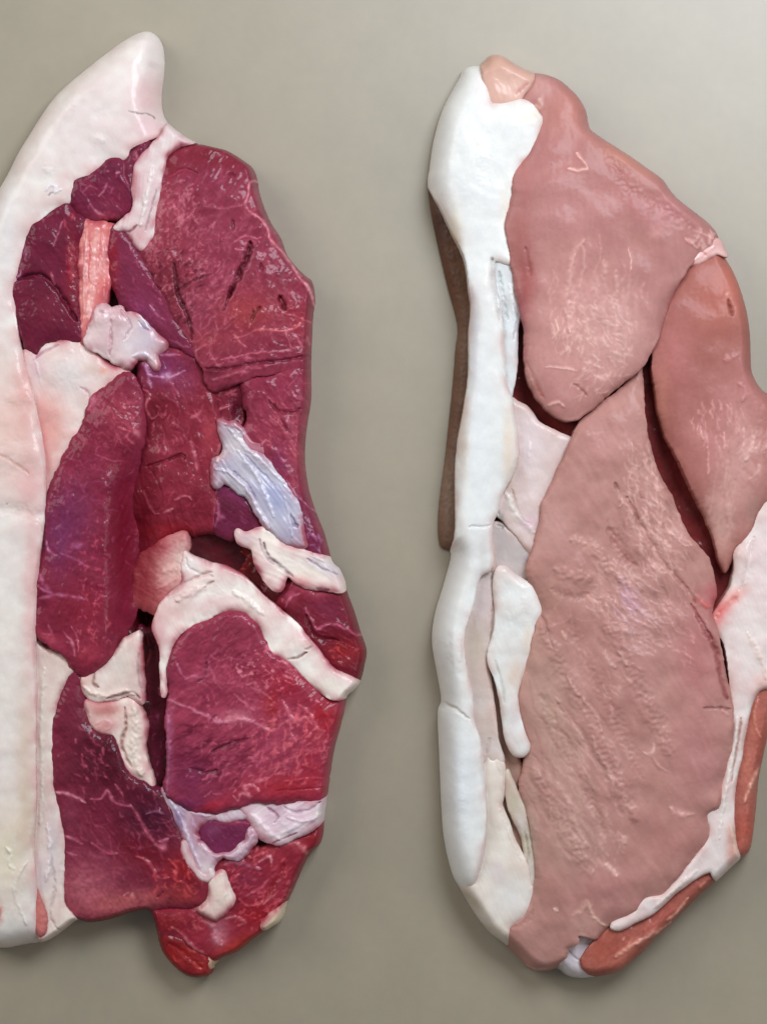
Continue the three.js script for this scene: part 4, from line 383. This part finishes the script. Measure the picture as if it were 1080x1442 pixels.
  // muscles
  piece(g, 'muscle', [748, 95, 758, 96, 770, 98, 790, 106, 806, 119, 818, 132, 828, 150, 833, 174, 841, 182, 861, 196, 886, 212, 911, 230, 935, 247, 948, 265, 958, 276, 976, 290, 996, 305, 1009, 318, 1016, 330, 1012, 346, 996, 356, 980, 366, 966, 380, 956, 396, 946, 414, 938, 438, 930, 460, 922, 484, 913, 500, 904, 514, 888, 530, 866, 547, 842, 567, 822, 584, 806, 592, 790, 590, 771, 578, 757, 562, 747, 546, 741, 524, 738, 500, 738, 470, 732, 436, 727, 420, 723, 396, 717, 354, 712, 318, 720, 276, 724, 246, 731, 229, 748, 206, 760, 174, 754, 158, 744, 148, 734, 144, 740, 128, 748, 112],
    { y0: 0, T: 112, r: (x, y) => 44 - 16 * sm(300, 420, y) , grow: 1.5, c: [180, 124, 117], c2: [168, 111, 106], mott: 0.4, lump: 3, grain: 0.25, ang: 1.5, gl: 50, gw: 8, rough: 0.25, fib: 0.2, m: 'moist', tilt: (x, y) => -26 * sm(260, 90, y) - 8 * sm(930, 1010, x),
      f: [B(800, 160, 40, 40, [192, 126, 112], 0.7), B(760, 120, 20, 24, [206, 156, 148], 0.7), V([752, 150, 762, 152, 758, 140], 3, [222, 180, 168], 0.7, 1.5), B(780, 230, 40, 40, [182, 118, 112], 0.6), B(735, 240, 12, 60, [176, 108, 104], 0.6), B(730, 340, 16, 50, [164, 96, 90], 0.7), B(740, 400, 14, 40, [148, 66, 62], 0.8), B(733, 470, 6, 60, [140, 62, 76], 0.8), B(880, 225, 50, 22, [196, 132, 112], 0.7, 0.6), B(870, 245, 20, 14, [162, 100, 94], 0.6), V([810, 218, 818, 230, 826, 241], 1.8, [238, 182, 170], 0.85, 2), V([798, 240, 810, 243, 826, 242], 2.4, [240, 190, 178], 0.85, 2), B(870, 280, 40, 30, [178, 114, 108], 0.6), B(900, 300, 40, 10, [178, 112, 110], 0.5, 0.8), B(810, 300, 50, 40, [194, 136, 132], 0.6), B(810, 460, 64, 100, [210, 155, 146], 0.8), B(870, 470, 50, 70, [208, 161, 153], 0.7), B(940, 300, 30, 24, [188, 122, 122], 0.6),  // pale patches low on this muscle are highlights painted into the colour
        V([820, 342, 806, 360, 800, 392, 796, 430, 800, 470], 4, [222, 168, 158], 0.5, 2.2), V([818, 350, 820, 380, 812, 410], 2.4, [218, 166, 156], 0.45, 1.6), V([848, 370, 850, 390], 4, [222, 170, 160], 0.5, 1.5), V([882, 352, 886, 370, 884, 384], 1.8, [232, 182, 172], 0.7, 1.6), V([864, 384, 866, 420], 3, [216, 164, 154], 0.4, 1.4), B(920, 330, 9, 9, [214, 156, 148], 0.6), V([780, 452, 784, 468, 776, 478], 1.6, [244, 200, 186], 0.75, 2), ...flecks(201, 60, 800, 466, 30, 36, 1.6, 0.55, 13.5, 1.2, [232, 184, 170], 0.6, 2.0), ...flecks(202, 80, 850, 480, 40, 60, 0.9, 0.77, 15.0, 1.44, [228, 186, 174], 0.5, 2.2), ...flecks(203, 30, 840, 420, 70, 60, 1.6, 0.11, 39.0, 1.76, [220, 168, 158], 0.45, 1.2), V([766, 518, 790, 520, 810, 524], 1.5, [234, 186, 174], 0.6, 1.5), V([806, 542, 816, 550, 824, 558], 1.6, [150, 96, 90], 0.6, -3), V([770, 572, 784, 568, 792, 574], 2.2, [226, 172, 160], 0.6, 2), V([740, 510, 752, 540, 764, 562], 2.6, [168, 92, 84], 0.5, -2), B(748, 528, 10, 18, [200, 156, 144], 0.5), ...flecks(204, 40, 846, 540, 44, 30, 2.4, 0.5, 12.0, 1.28, [224, 178, 166], 0.55, 2),
        V([962, 338, 972, 346, 980, 352], 2, [228, 160, 152], 0.7, 1.5), ...flecks(205, 26, 990, 340, 20, 16, 0.6, 1.5, 9, 2, [240, 190, 184], 0.75, 2), V([900, 282, 912, 296], 3, [200, 148, 142], 0.4, 1), U(770, 300, 40, 60, 5), U(850, 300, 50, 50, 4), V([840, 186, 880, 260, 940, 300, 980, 330], 10, null, 0, -3), V([745, 390, 742, 370, 738, 352], 3, [150, 80, 78], 0.5, -3)] });
  piece(g, 'fat_flap', [954, 366, 966, 358, 980, 354, 994, 342, 1010, 340, 1020, 350, 1022, 358, 1008, 356, 996, 362, 988, 368, 976, 372, 968, 370], { y0: 60, T: 34, r: 6, m: 'fat', c: [234, 192, 186], c2: [224, 164, 158], lump: 2, f: [V([962, 368, 980, 364, 1004, 348], 2, [242, 210, 204], 0.7, 1.5), V([984, 352, 992, 362], 1.6, [196, 112, 106], 0.6, -2)] });
  piece(g, 'muscle', [1004, 348, 1022, 354, 1035, 375, 1046, 400, 1056, 435, 1061, 470, 1062, 500, 1064, 524, 1076, 545, 1094, 562, 1104, 610, 1104, 680, 1088, 706, 1070, 722, 1060, 746, 1046, 766, 1036, 772, 1030, 790, 1021, 806, 1014, 796, 1006, 766, 997, 739, 980, 705, 964, 672, 950, 642, 936, 614, 928, 589, 920, 547, 916, 515, 918, 490, 927, 460, 937, 430, 949, 402, 966, 380, 986, 364],
    { T: 104, r: 34, grow: 0.5, c: [164, 101, 92], c2: [153, 90, 82], mott: 0.4, lump: 3, grain: 0.2, ang: 1.5, gl: 44, gw: 8, rough: 0.25, fib: 0.2, m: 'moist', tilt: (x, y) => -14 * sm(660, 800, y) - 10 * sm(460, 350, y),
      f: [B(1000, 420, 40, 60, [180, 104, 90], 0.8), B(1030, 400, 24, 50, [192, 112, 94], 0.7), B(950, 500, 30, 60, [182, 110, 106], 0.7), B(1040, 560, 30, 40, [190, 124, 122], 0.6), B(1040, 650, 46, 100, [204, 154, 146], 0.9), B(1010, 740, 26, 56, [208, 164, 153], 0.85), B(1060, 720, 14, 30, [170, 134, 122], 0.6), B(990, 610, 40, 60, [192, 126, 122], 0.5), V([1022, 422, 1026, 436, 1029, 446], 2.2, [112, 44, 36], 0.8, -3), B(1021, 416, 3.5, 3.5, [232, 170, 150], 0.7), V([1016, 508, 1036, 502], 3, [198, 130, 128], 0.5, 1.5), V([1036, 540, 1046, 550, 1042, 566], 2.4, [206, 140, 138], 0.6, 2), V([994, 630, 995, 650, 994, 670], 1.6, [226, 166, 160], 0.6, 1.6), V([1016, 610, 1016, 634], 1.5, [230, 170, 164], 0.6, 1.6), V([984, 602, 986, 620], 2.2, [232, 176, 168], 0.6, 1.8), V([1046, 650, 1054, 632, 1060, 616], 3.4, [232, 182, 172], 0.55, 2.2), ...flecks(211, 50, 1010, 600, 40, 30, 1.4, 0.44, 13.5, 1.28, [228, 168, 162], 0.6, 2), ...flecks(212, 30, 1060, 630, 26, 40, 2.1, 0.28, 21.0, 1.6, [224, 176, 168], 0.5, 1.8), ...flecks(213, 20, 1010, 700, 26, 60, 1.6, 0.17, 36.0, 1.76, [212, 166, 156], 0.4, 1.2), B(930, 560, 10, 50, [196, 130, 110], 0.5)] });  // lighter lower patches paint in the pale highlights
  piece(g, 'muscle', [903, 516, 904, 545, 905, 575, 909, 605, 919, 644, 930, 672, 946, 705, 960, 739, 973, 761, 996, 787, 1003, 811, 1007, 836, 1002, 852, 1000, 866, 1008, 890, 1016, 930, 1024, 965, 1029, 1000, 1029, 1040, 1024, 1080, 1016, 1112, 1009, 1136, 994, 1146, 999, 1160, 997, 1178, 984, 1196, 972, 1212, 952, 1236, 930, 1258, 908, 1264, 894, 1284, 864, 1300, 850, 1309, 838, 1322, 814, 1316, 814, 1326, 798, 1334, 796, 1346, 786, 1358, 784, 1370, 770, 1375, 748, 1372, 730, 1354, 712, 1335, 716, 1306, 738, 1286, 749, 1253, 754, 1222, 749, 1181, 741, 1142, 731, 1112, 736, 1080, 741, 1050, 732, 1022, 724, 978, 736, 936, 747, 908, 755, 878, 758, 861, 752, 839, 744, 822, 741, 796, 748, 778, 753, 757, 758, 738, 763, 708, 777, 678, 794, 642, 803, 619, 814, 596, 842, 570, 870, 550, 890, 530],
    { y0: 0, T: 106, r: (x, y) => 34 + 20 * sm(1230, 1330, y), grow: 1, c: [188, 137, 127], c2: [174, 121, 112], mott: 0.45, lump: 4, grain: 0.35, ang: 1.05, gl: 60, gw: 9, rough: 0.3, fib: 0.3, m: 'moist', tilt: (x, y) => -14 * sm(1240, 1370, y) - 10 * sm(640, 520, y) - 8 * sm(820, 740, x) * sm(900, 1000, y),
      f: [B(770, 1000, 44, 140, [190, 154, 138], 0.8, -0.2), B(850, 620, 40, 50, [194, 138, 132], 0.6), B(780, 740, 30, 50, [198, 150, 142], 0.7), B(770, 830, 30, 50, [180, 134, 120], 0.6), B(900, 900, 50, 80, [184, 132, 126], 0.5), B(980, 920, 34, 70, [182, 112, 112], 0.7), B(980, 1060, 40, 60, [182, 122, 120], 0.8), B(950, 1180, 60, 40, [182, 124, 116], 0.75), B(850, 1250, 50, 40, [184, 126, 122], 0.75), B(760, 1330, 50, 40, [182, 136, 126], 0.7), B(800, 1180, 50, 60, [184, 148, 134], 0.6, 0.5), B(745, 1180, 14, 90, [186, 158, 142], 0.7), B(790, 880, 40, 30, [170, 118, 108], 0.6), B(1000, 840, 20, 20, [176, 80, 84], 0.7),
        V([880, 700, 900, 740, 930, 790, 966, 830, 976, 848], 3, [160, 106, 98], 0.4, -4), V([856, 744, 872, 776, 892, 796], 7, [170, 112, 104], 0.5, -4), V([802, 760, 830, 770, 860, 800, 884, 826], 7, [206, 156, 144], 0.5, 3.5), V([780, 800, 806, 812, 830, 812], 9, [198, 148, 136], 0.4, 3), V([776, 830, 800, 840, 826, 836], 6, [160, 112, 102], 0.35, -2.5), V([760, 880, 800, 960, 850, 1060, 890, 1150], 12, null, 0, 3), V([800, 880, 850, 980, 900, 1090], 14, null, 0, -3), V([850, 880, 900, 970, 940, 1060], 12, null, 0, 3), V([760, 980, 800, 1060, 850, 1170], 11, null, 0, -3), V([750, 1080, 790, 1160, 830, 1230], 10, null, 0, 3), V([864, 680, 872, 702], 2, [130, 84, 80], 0.6, -4), V([868, 690, 874, 708, 870, 714], 2, [234, 190, 178], 0.6, 2.5), V([978, 868, 990, 890, 1006, 916, 1012, 950, 1022, 984], 3.4, [128, 56, 58], 0.6, -4), V([970, 850, 984, 872, 1000, 900], 1.6, [150, 70, 76], 0.6, -4), V([976, 838, 990, 852, 1000, 854], 3, [206, 100, 96], 0.6, 2), V([988, 996, 1010, 996, 1026, 998], 1.8, [140, 88, 86], 0.5, -3), V([1014, 998, 1024, 1006], 2, [228, 166, 164], 0.5, 1),
        ...flecks(221, 110, 905, 690, 30, 70, 1.2, 0.55, 18.0, 1.6, [228, 182, 170], 0.55, 2.8), ...flecks(222, 120, 930, 770, 36, 50, 1.0, 0.61, 18.0, 1.6, [224, 176, 166], 0.5, 2.8), ...flecks(223, 60, 860, 830, 40, 40, 0.8, 0.55, 18.0, 1.6, [222, 174, 162], 0.55, 2.4), ...flecks(224, 90, 905, 870, 34, 50, 0.7, 0.5, 18.0, 1.6, [216, 172, 168], 0.5, 2.6), ...flecks(225, 60, 900, 780, 70, 110, 1.0, 0.33, 21.0, 1.76, [150, 104, 98], 0.45, -3), ...flecks(226, 50, 960, 880, 30, 60, 1.0, 0.66, 12.0, 1.28, [220, 160, 158], 0.5, 2), B(886, 845, 14, 30, [206, 156, 168], 0.6, -0.5), ...flecks(227, 16, 880, 850, 16, 30, 1.0, 0.22, 27.0, 1.28, [226, 184, 196], 0.6, 2.4),
        V([850, 914, 852, 926, 864, 940], 2.8, [216, 170, 160], 0.6, 2.5), V([868, 916, 880, 936], 2.6, [208, 160, 150], 0.5, 2), V([790, 888, 796, 900], 2.4, [226, 178, 162], 0.7, 1.5), V([796, 952, 806, 968, 820, 984, 836, 1004, 846, 1030], 2.4, [214, 160, 152], 0.6, 2.2), V([784, 990, 810, 1022, 830, 1052, 854, 1096], 5, [160, 110, 102], 0.4, -3), V([780, 980, 800, 1010, 820, 1040], 2, [214, 164, 154], 0.5, 1.6), ...flecks(228, 46, 800, 1110, 60, 90, 1.05, 0.14, 51.0, 2.56, [206, 164, 152], 0.45, 2.2), ...flecks(229, 40, 840, 1130, 50, 80, 1.1, 0.22, 30.0, 2.72, [216, 170, 160], 0.5, 2.4), ...flecks(230, 40, 800, 1080, 60, 110, 1.05, 0.11, 60.0, 2.4, [164, 116, 106], 0.4, -2.4), ...flecks(231, 16, 860, 1000, 50, 70, 1.0, 0.44, 13.5, 1.6, [226, 178, 168], 0.6, 2),
        V([904, 1058, 914, 1060, 918, 1046], 2.4, [232, 186, 174], 0.7, 2), V([916, 1064, 926, 1078, 936, 1084], 1.8, [216, 160, 152], 0.5, 1.4), V([940, 1136, 956, 1144, 974, 1144], 4, [222, 168, 160], 0.7, 2), V([850, 1214, 862, 1224, 866, 1232], 3.4, [234, 188, 178], 0.75, 2), V([870, 1190, 864, 1216], 2, [206, 156, 146], 0.5, 1.2), B(884, 1130, 7, 7, [222, 174, 162], 0.6), V([874, 1176, 880, 1186], 4, [218, 168, 158], 0.5, 2), V([778, 1278, 784, 1281], 2.8, [238, 204, 190], 0.8, 2), V([804, 1286, 818, 1280, 824, 1268, 834, 1288, 850, 1302], 3.4, [226, 178, 160], 0.65, 1.2), V([826, 1270, 840, 1296, 858, 1304], 2.4, [232, 190, 170], 0.6, 1.2), B(820, 1300, 24, 16, [208, 164, 150], 0.6), V([742, 1362, 756, 1368, 770, 1364], 2, [226, 180, 168], 0.6, 1.5), B(898, 1268, 10, 6, [216, 140, 142], 0.5), ...web(232, 14, 820, 860, 60, 50, 0.8, 26, 1.4, [210, 160, 150], 0.45, 1.6), U(860, 640, 40, 50, 5), U(960, 1080, 50, 60, 5), U(880, 960, 60, 60, 4), U(800, 800, 30, 50, 4), V([742, 812, 756, 850, 766, 880, 776, 910], 2.6, [150, 106, 96], 0.55, -4), V([770, 890, 776, 910], 2, [206, 164, 150], 0.5, 1.5), V([720, 1306, 742, 1296, 750, 1280], 3, [170, 124, 112], 0.4, -2)] });
  // membranes and the second fat layer on the left
  piece(g, 'membrane', [717, 563, 728, 568, 742, 576, 758, 597, 778, 608, 798, 617, 803, 622, 794, 644, 778, 678, 764, 708, 759, 738, 754, 758, 749, 777, 730, 754, 712, 734, 698, 718, 706, 695, 718, 670, 726, 646, 725, 616, 721, 592],
    { y0: 0, T: 82, r: 11, m: 'fat', c: [222, 204, 198], c2: [212, 190, 184], lump: 2.5, jit: 0.7, f: [B(748, 620, 20, 40, [226, 208, 210], 0.7), B(720, 640, 10, 60, [206, 180, 160], 0.6), V([722, 600, 726, 640, 714, 680, 702, 700], 2, [150, 120, 96], 0.6, -4), V([712, 694, 724, 720, 742, 740, 752, 750], 4, [222, 216, 206], 0.7, 2.5), V([720, 690, 734, 728, 748, 738], 1.2, [176, 150, 140], 0.5, -2), B(744, 736, 12, 12, [214, 178, 190], 0.7), V([746, 624, 744, 644], 2, [236, 224, 224], 0.5, 1.5), B(732, 670, 10, 14, [196, 172, 164], 0.5), V([698, 716, 704, 728, 708, 738], 2.6, [110, 116, 104], 0.6, -4)] });
  piece(g, 'membrane', [690, 744, 704, 738, 714, 744, 728, 756, 749, 777, 744, 792, 742, 820, 730, 822, 714, 812, 698, 800, 692, 780], { y0: 0, T: 74, r: 10, E: 8, m: 'fat', c: [196, 186, 182], c2: [188, 176, 172], lump: 2, jit: 0.6, label: 'greyish membrane between fat and muscle', f: [B(742, 788, 8, 8, [156, 142, 150], 0.6), V([700, 738, 708, 742, 706, 746], 2, [120, 126, 114], 0.6, -2)] });
  piece(g, 'membrane', [689, 756, 694, 780, 695, 812, 696, 868, 695, 898, 690, 914, 684, 926, 688, 960, 694, 1000, 698, 1040, 706, 1066, 704, 1074, 690, 1076, 678, 1070, 672, 1040, 662, 1008, 659, 976, 650, 936, 647, 889, 659, 856, 670, 812, 684, 790],
    { y0: 0, T: 84, r: 9, E: 10, m: 'fat', c: [212, 198, 190], c2: [202, 184, 174], lump: 2, jit: 0.6, fib: 0.3, ang: 1.5, f: [B(680, 840, 12, 50, [204, 186, 186], 0.7), B(670, 910, 14, 30, [188, 172, 150], 0.6), V([692, 800, 694, 850, 690, 910], 1.8, [160, 136, 134], 0.5, -3), V([690, 1040, 684, 1060], 3, [170, 150, 140], 0.4, -2)] });
  piece(g, 'membrane', [680, 918, 694, 925, 706, 960, 716, 1010, 728, 1064, 738, 1110, 748, 1150, 752, 1215, 740, 1240, 724, 1196, 706, 1140, 698, 1086, 690, 1000],
    { y0: 0, T: 64, r: 8, E: 8, m: 'fat', c: [172, 138, 122], c2: [156, 122, 108], lump: 2, jit: 0.6 });  // floor added under the fold, its shade painted in as grey-brown
  piece(g, 'fat_layer', [700, 803, 711, 801, 722, 810, 738, 820, 746, 824, 753, 840, 759, 860, 753, 878, 748, 908, 737, 936, 725, 978, 732, 1022, 742, 1050, 734, 1062, 722, 1058, 713, 1033, 706, 984, 699, 956, 690, 934, 690, 916, 697, 892, 700, 866, 697, 830],
    { y0: 0, T: 98, r: 15, m: 'fat', c: [232, 232, 227], c2: [224, 220, 214], lump: 2, rough: 0.25, jit: 0.6, f: [B(724, 950, 14, 24, [224, 196, 176], 0.7), B(700, 810, 10, 8, [230, 214, 206], 0.7), B(722, 1020, 8, 30, [220, 206, 204], 0.6), B(742, 900, 8, 24, [226, 206, 184], 0.6), V([696, 930, 704, 956, 710, 990], 2, [180, 180, 170], 0.4, -2), U(728, 860, 16, 30, 5)] });
  piece(g, 'fat_layer', [684, 1060, 692, 1066, 702, 1068, 708, 1082, 706, 1120, 705, 1136, 714, 1158, 720, 1178, 732, 1202, 738, 1216, 744, 1244, 748, 1254, 738, 1285, 718, 1305, 711, 1335, 692, 1320, 672, 1296, 649, 1258, 664, 1240, 675, 1208, 680, 1152, 679, 1100],
    { T: 88, r: 20, m: 'fat', c: [236, 228, 216], c2: [226, 214, 200], lump: 2, rough: 0.25, jit: 0.6, f: [B(720, 1265, 30, 30, [224, 220, 216], 0.8), B(694, 1160, 12, 60, [218, 204, 188], 0.6), B(664, 1268, 18, 8, [176, 160, 134], 0.6, 0.7), V([680, 1100, 681, 1160, 676, 1208, 662, 1244], 2.6, [206, 182, 180], 0.5, -3), B(700, 1225, 12, 16, [220, 206, 208], 0.6), V([700, 1070, 706, 1090, 708, 1120], 2, [226, 212, 196], 0.5, 2), B(690, 1310, 16, 10, [206, 188, 166], 0.6), V([704, 1140, 718, 1176, 734, 1210], 2, [230, 220, 206], 0.5, 2)] });
  piece(g, 'fat_layer', [713, 1088, 720, 1100, 729, 1122, 740, 1142, 746, 1164, 753, 1208, 753, 1234, 746, 1252, 739, 1240, 736, 1218, 740, 1198, 736, 1176, 724, 1152, 716, 1128],
    { y0: 0, T: 84, r: 8, m: 'fat', c: [206, 196, 178], c2: [190, 176, 158], lump: 2, f: [B(732, 1160, 8, 14, [218, 208, 210], 0.7), B(724, 1130, 8, 20, [196, 184, 160], 0.6), V([738, 1170, 744, 1200, 738, 1226], 1.8, [140, 122, 106], 0.6, -3), B(746, 1226, 6, 20, [218, 208, 204], 0.7)] });
  // right and lower edge
  piece(g, 'fat_edge', [1090, 694, 1074, 716, 1066, 732, 1060, 748, 1046, 766, 1036, 778, 1036, 800, 1030, 828, 1016, 850, 1004, 868, 1008, 886, 1020, 904, 1026, 932, 1029, 965, 1031, 1000, 1031, 1022, 1028, 1052, 1022, 1080, 1014, 1118, 1008, 1136, 992, 1142, 999, 1160, 997, 1178, 984, 1196, 972, 1212, 952, 1237, 930, 1259, 906, 1264, 892, 1284, 862, 1301, 870, 1306, 892, 1295, 920, 1281, 947, 1256, 974, 1236, 998, 1224, 1008, 1236, 1016, 1242, 1036, 1222, 1040, 1210, 1032, 1188, 1028, 1146, 1032, 1100, 1039, 1066, 1050, 1008, 1060, 978, 1076, 966, 1092, 968, 1108, 950, 1112, 800, 1106, 700],
    { T: 96, r: (x, y) => 9 + 14 * sm(1000, 900, y), m: 'fat', c: [232, 218, 212], c2: [224, 198, 194], lump: 2.5, jit: 0.8, f: [B(1056, 890, 30, 50, [236, 224, 216], 0.7), B(1076, 790, 20, 50, [232, 208, 206], 0.7), B(1008, 862, 16, 22, [206, 84, 80], 0.8, 0.4), B(1034, 838, 20, 10, [226, 140, 130], 0.7, -0.6), V([1006, 868, 1018, 856, 1034, 842], 6, [206, 90, 84], 0.3, -3), V([1060, 756, 1050, 790, 1040, 830], 3, [200, 180, 176], 0.5, -2), V([1048, 766, 1052, 800, 1044, 824], 3, [236, 214, 208], 0.6, 2), V([1036, 1010, 1030, 1060, 1018, 1120, 1010, 1180], 2.4, [236, 226, 214], 0.6, 2), V([1042, 1010, 1034, 1060, 1028, 1100], 1.3, [150, 110, 96], 0.6, -3), B(1012, 1190, 12, 40, [230, 222, 216], 0.7), B(1028, 1190, 8, 30, [196, 130, 112], 0.7), V([1026, 1160, 1034, 1190, 1038, 1212], 2, [232, 200, 176], 0.6, 1.5), V([980, 1224, 960, 1240, 920, 1276], 3, [236, 220, 214], 0.6, 2), B(910, 1272, 12, 8, [238, 230, 228], 0.7), V([1050, 890, 1070, 930, 1076, 956], 3, [236, 206, 192], 0.5, 2), B(1070, 960, 14, 14, [222, 170, 160], 0.6), B(1100, 850, 20, 100, [228, 214, 208], 0.5)] });
  piece(g, 'side_muscle', [1092, 962, 1076, 966, 1060, 980, 1050, 1008, 1039, 1066, 1032, 1100, 1029, 1148, 1033, 1190, 1039, 1214, 1050, 1211, 1062, 1199, 1069, 1150, 1073, 1100, 1080, 1060, 1094, 1010],
    { T: 84, r: 17, c: [178, 106, 92], c2: [164, 88, 77], lump: 2.5, ang: 1.4, rough: 0.5, label: 'salmon red strip of lean on the right edge', f: [B(1050, 1080, 12, 30, [206, 126, 104], 0.6), B(1052, 1170, 20, 30, [190, 88, 72], 0.7), V([1046, 1130, 1054, 1110, 1064, 1090, 1068, 1082], 3, [240, 180, 156], 0.7, 3), B(1074, 1060, 10, 30, [170, 72, 58], 0.6), B(1056, 1010, 12, 30, [204, 116, 96], 0.5), V([1066, 980, 1060, 1010, 1070, 1040], 2, [222, 150, 130], 0.5, 1.5), V([1048, 1020, 1042, 1060], 2, [226, 160, 140], 0.4)] });
  piece(g, 'side_muscle', [1002, 1223, 1011, 1236, 1008, 1249, 989, 1267, 958, 1298, 924, 1331, 902, 1353, 878, 1373, 853, 1381, 832, 1372, 820, 1357, 827, 1342, 845, 1321, 864, 1305, 892, 1296, 920, 1281, 947, 1258, 974, 1236],
    { T: 82, r: 22, c: [176, 102, 88], c2: [158, 82, 70], lump: 2.5, ang: 2.4, rough: 0.4, label: 'salmon red strip of lean along the bottom edge', f: [B(850, 1336, 26, 22, [168, 80, 64], 0.7), B(930, 1290, 30, 12, [182, 86, 76], 0.5, -0.7), V([968, 1264, 950, 1288, 938, 1296], 2.4, [240, 180, 160], 0.75, 3), V([946, 1300, 926, 1312, 904, 1322, 884, 1334, 866, 1348], 3.4, [238, 180, 160], 0.7, 3), V([1000, 1236, 984, 1250], 3, [226, 150, 134], 0.5, 2), B(878, 1350, 12, 24, [210, 122, 104], 0.5, 0.5), V([878, 1318, 876, 1324], 2, [236, 176, 160], 0.6, 1.5), ...flecks(241, 24, 910, 1310, 60, 30, -0.7, 0.4, 16, 1.5, [216, 136, 118], 0.5, 1.6)] });
  piece(g, 'fat_flap', [815, 1312, 830, 1310, 846, 1312, 843, 1324, 832, 1338, 824, 1352, 824, 1362, 832, 1372, 848, 1381, 820, 1384, 800, 1381, 787, 1369, 785, 1356, 797, 1350, 800, 1336, 812, 1330],
    { T: 66, r: 10, grow: 11, m: 'fat', c: [226, 218, 218], c2: [212, 200, 204], lump: 2, f: [B(808, 1346, 12, 12, [206, 196, 206], 0.6), V([790, 1360, 802, 1376, 830, 1382], 3, [236, 230, 222], 0.6, 2), V([800, 1340, 812, 1352, 824, 1354], 1.5, [170, 150, 146], 0.5, -2.5)] });
}

scene.traverse((o) => { if (o.isMesh) o.castShadow = o.receiveShadow = true; });
renderer.render(scene, camera);
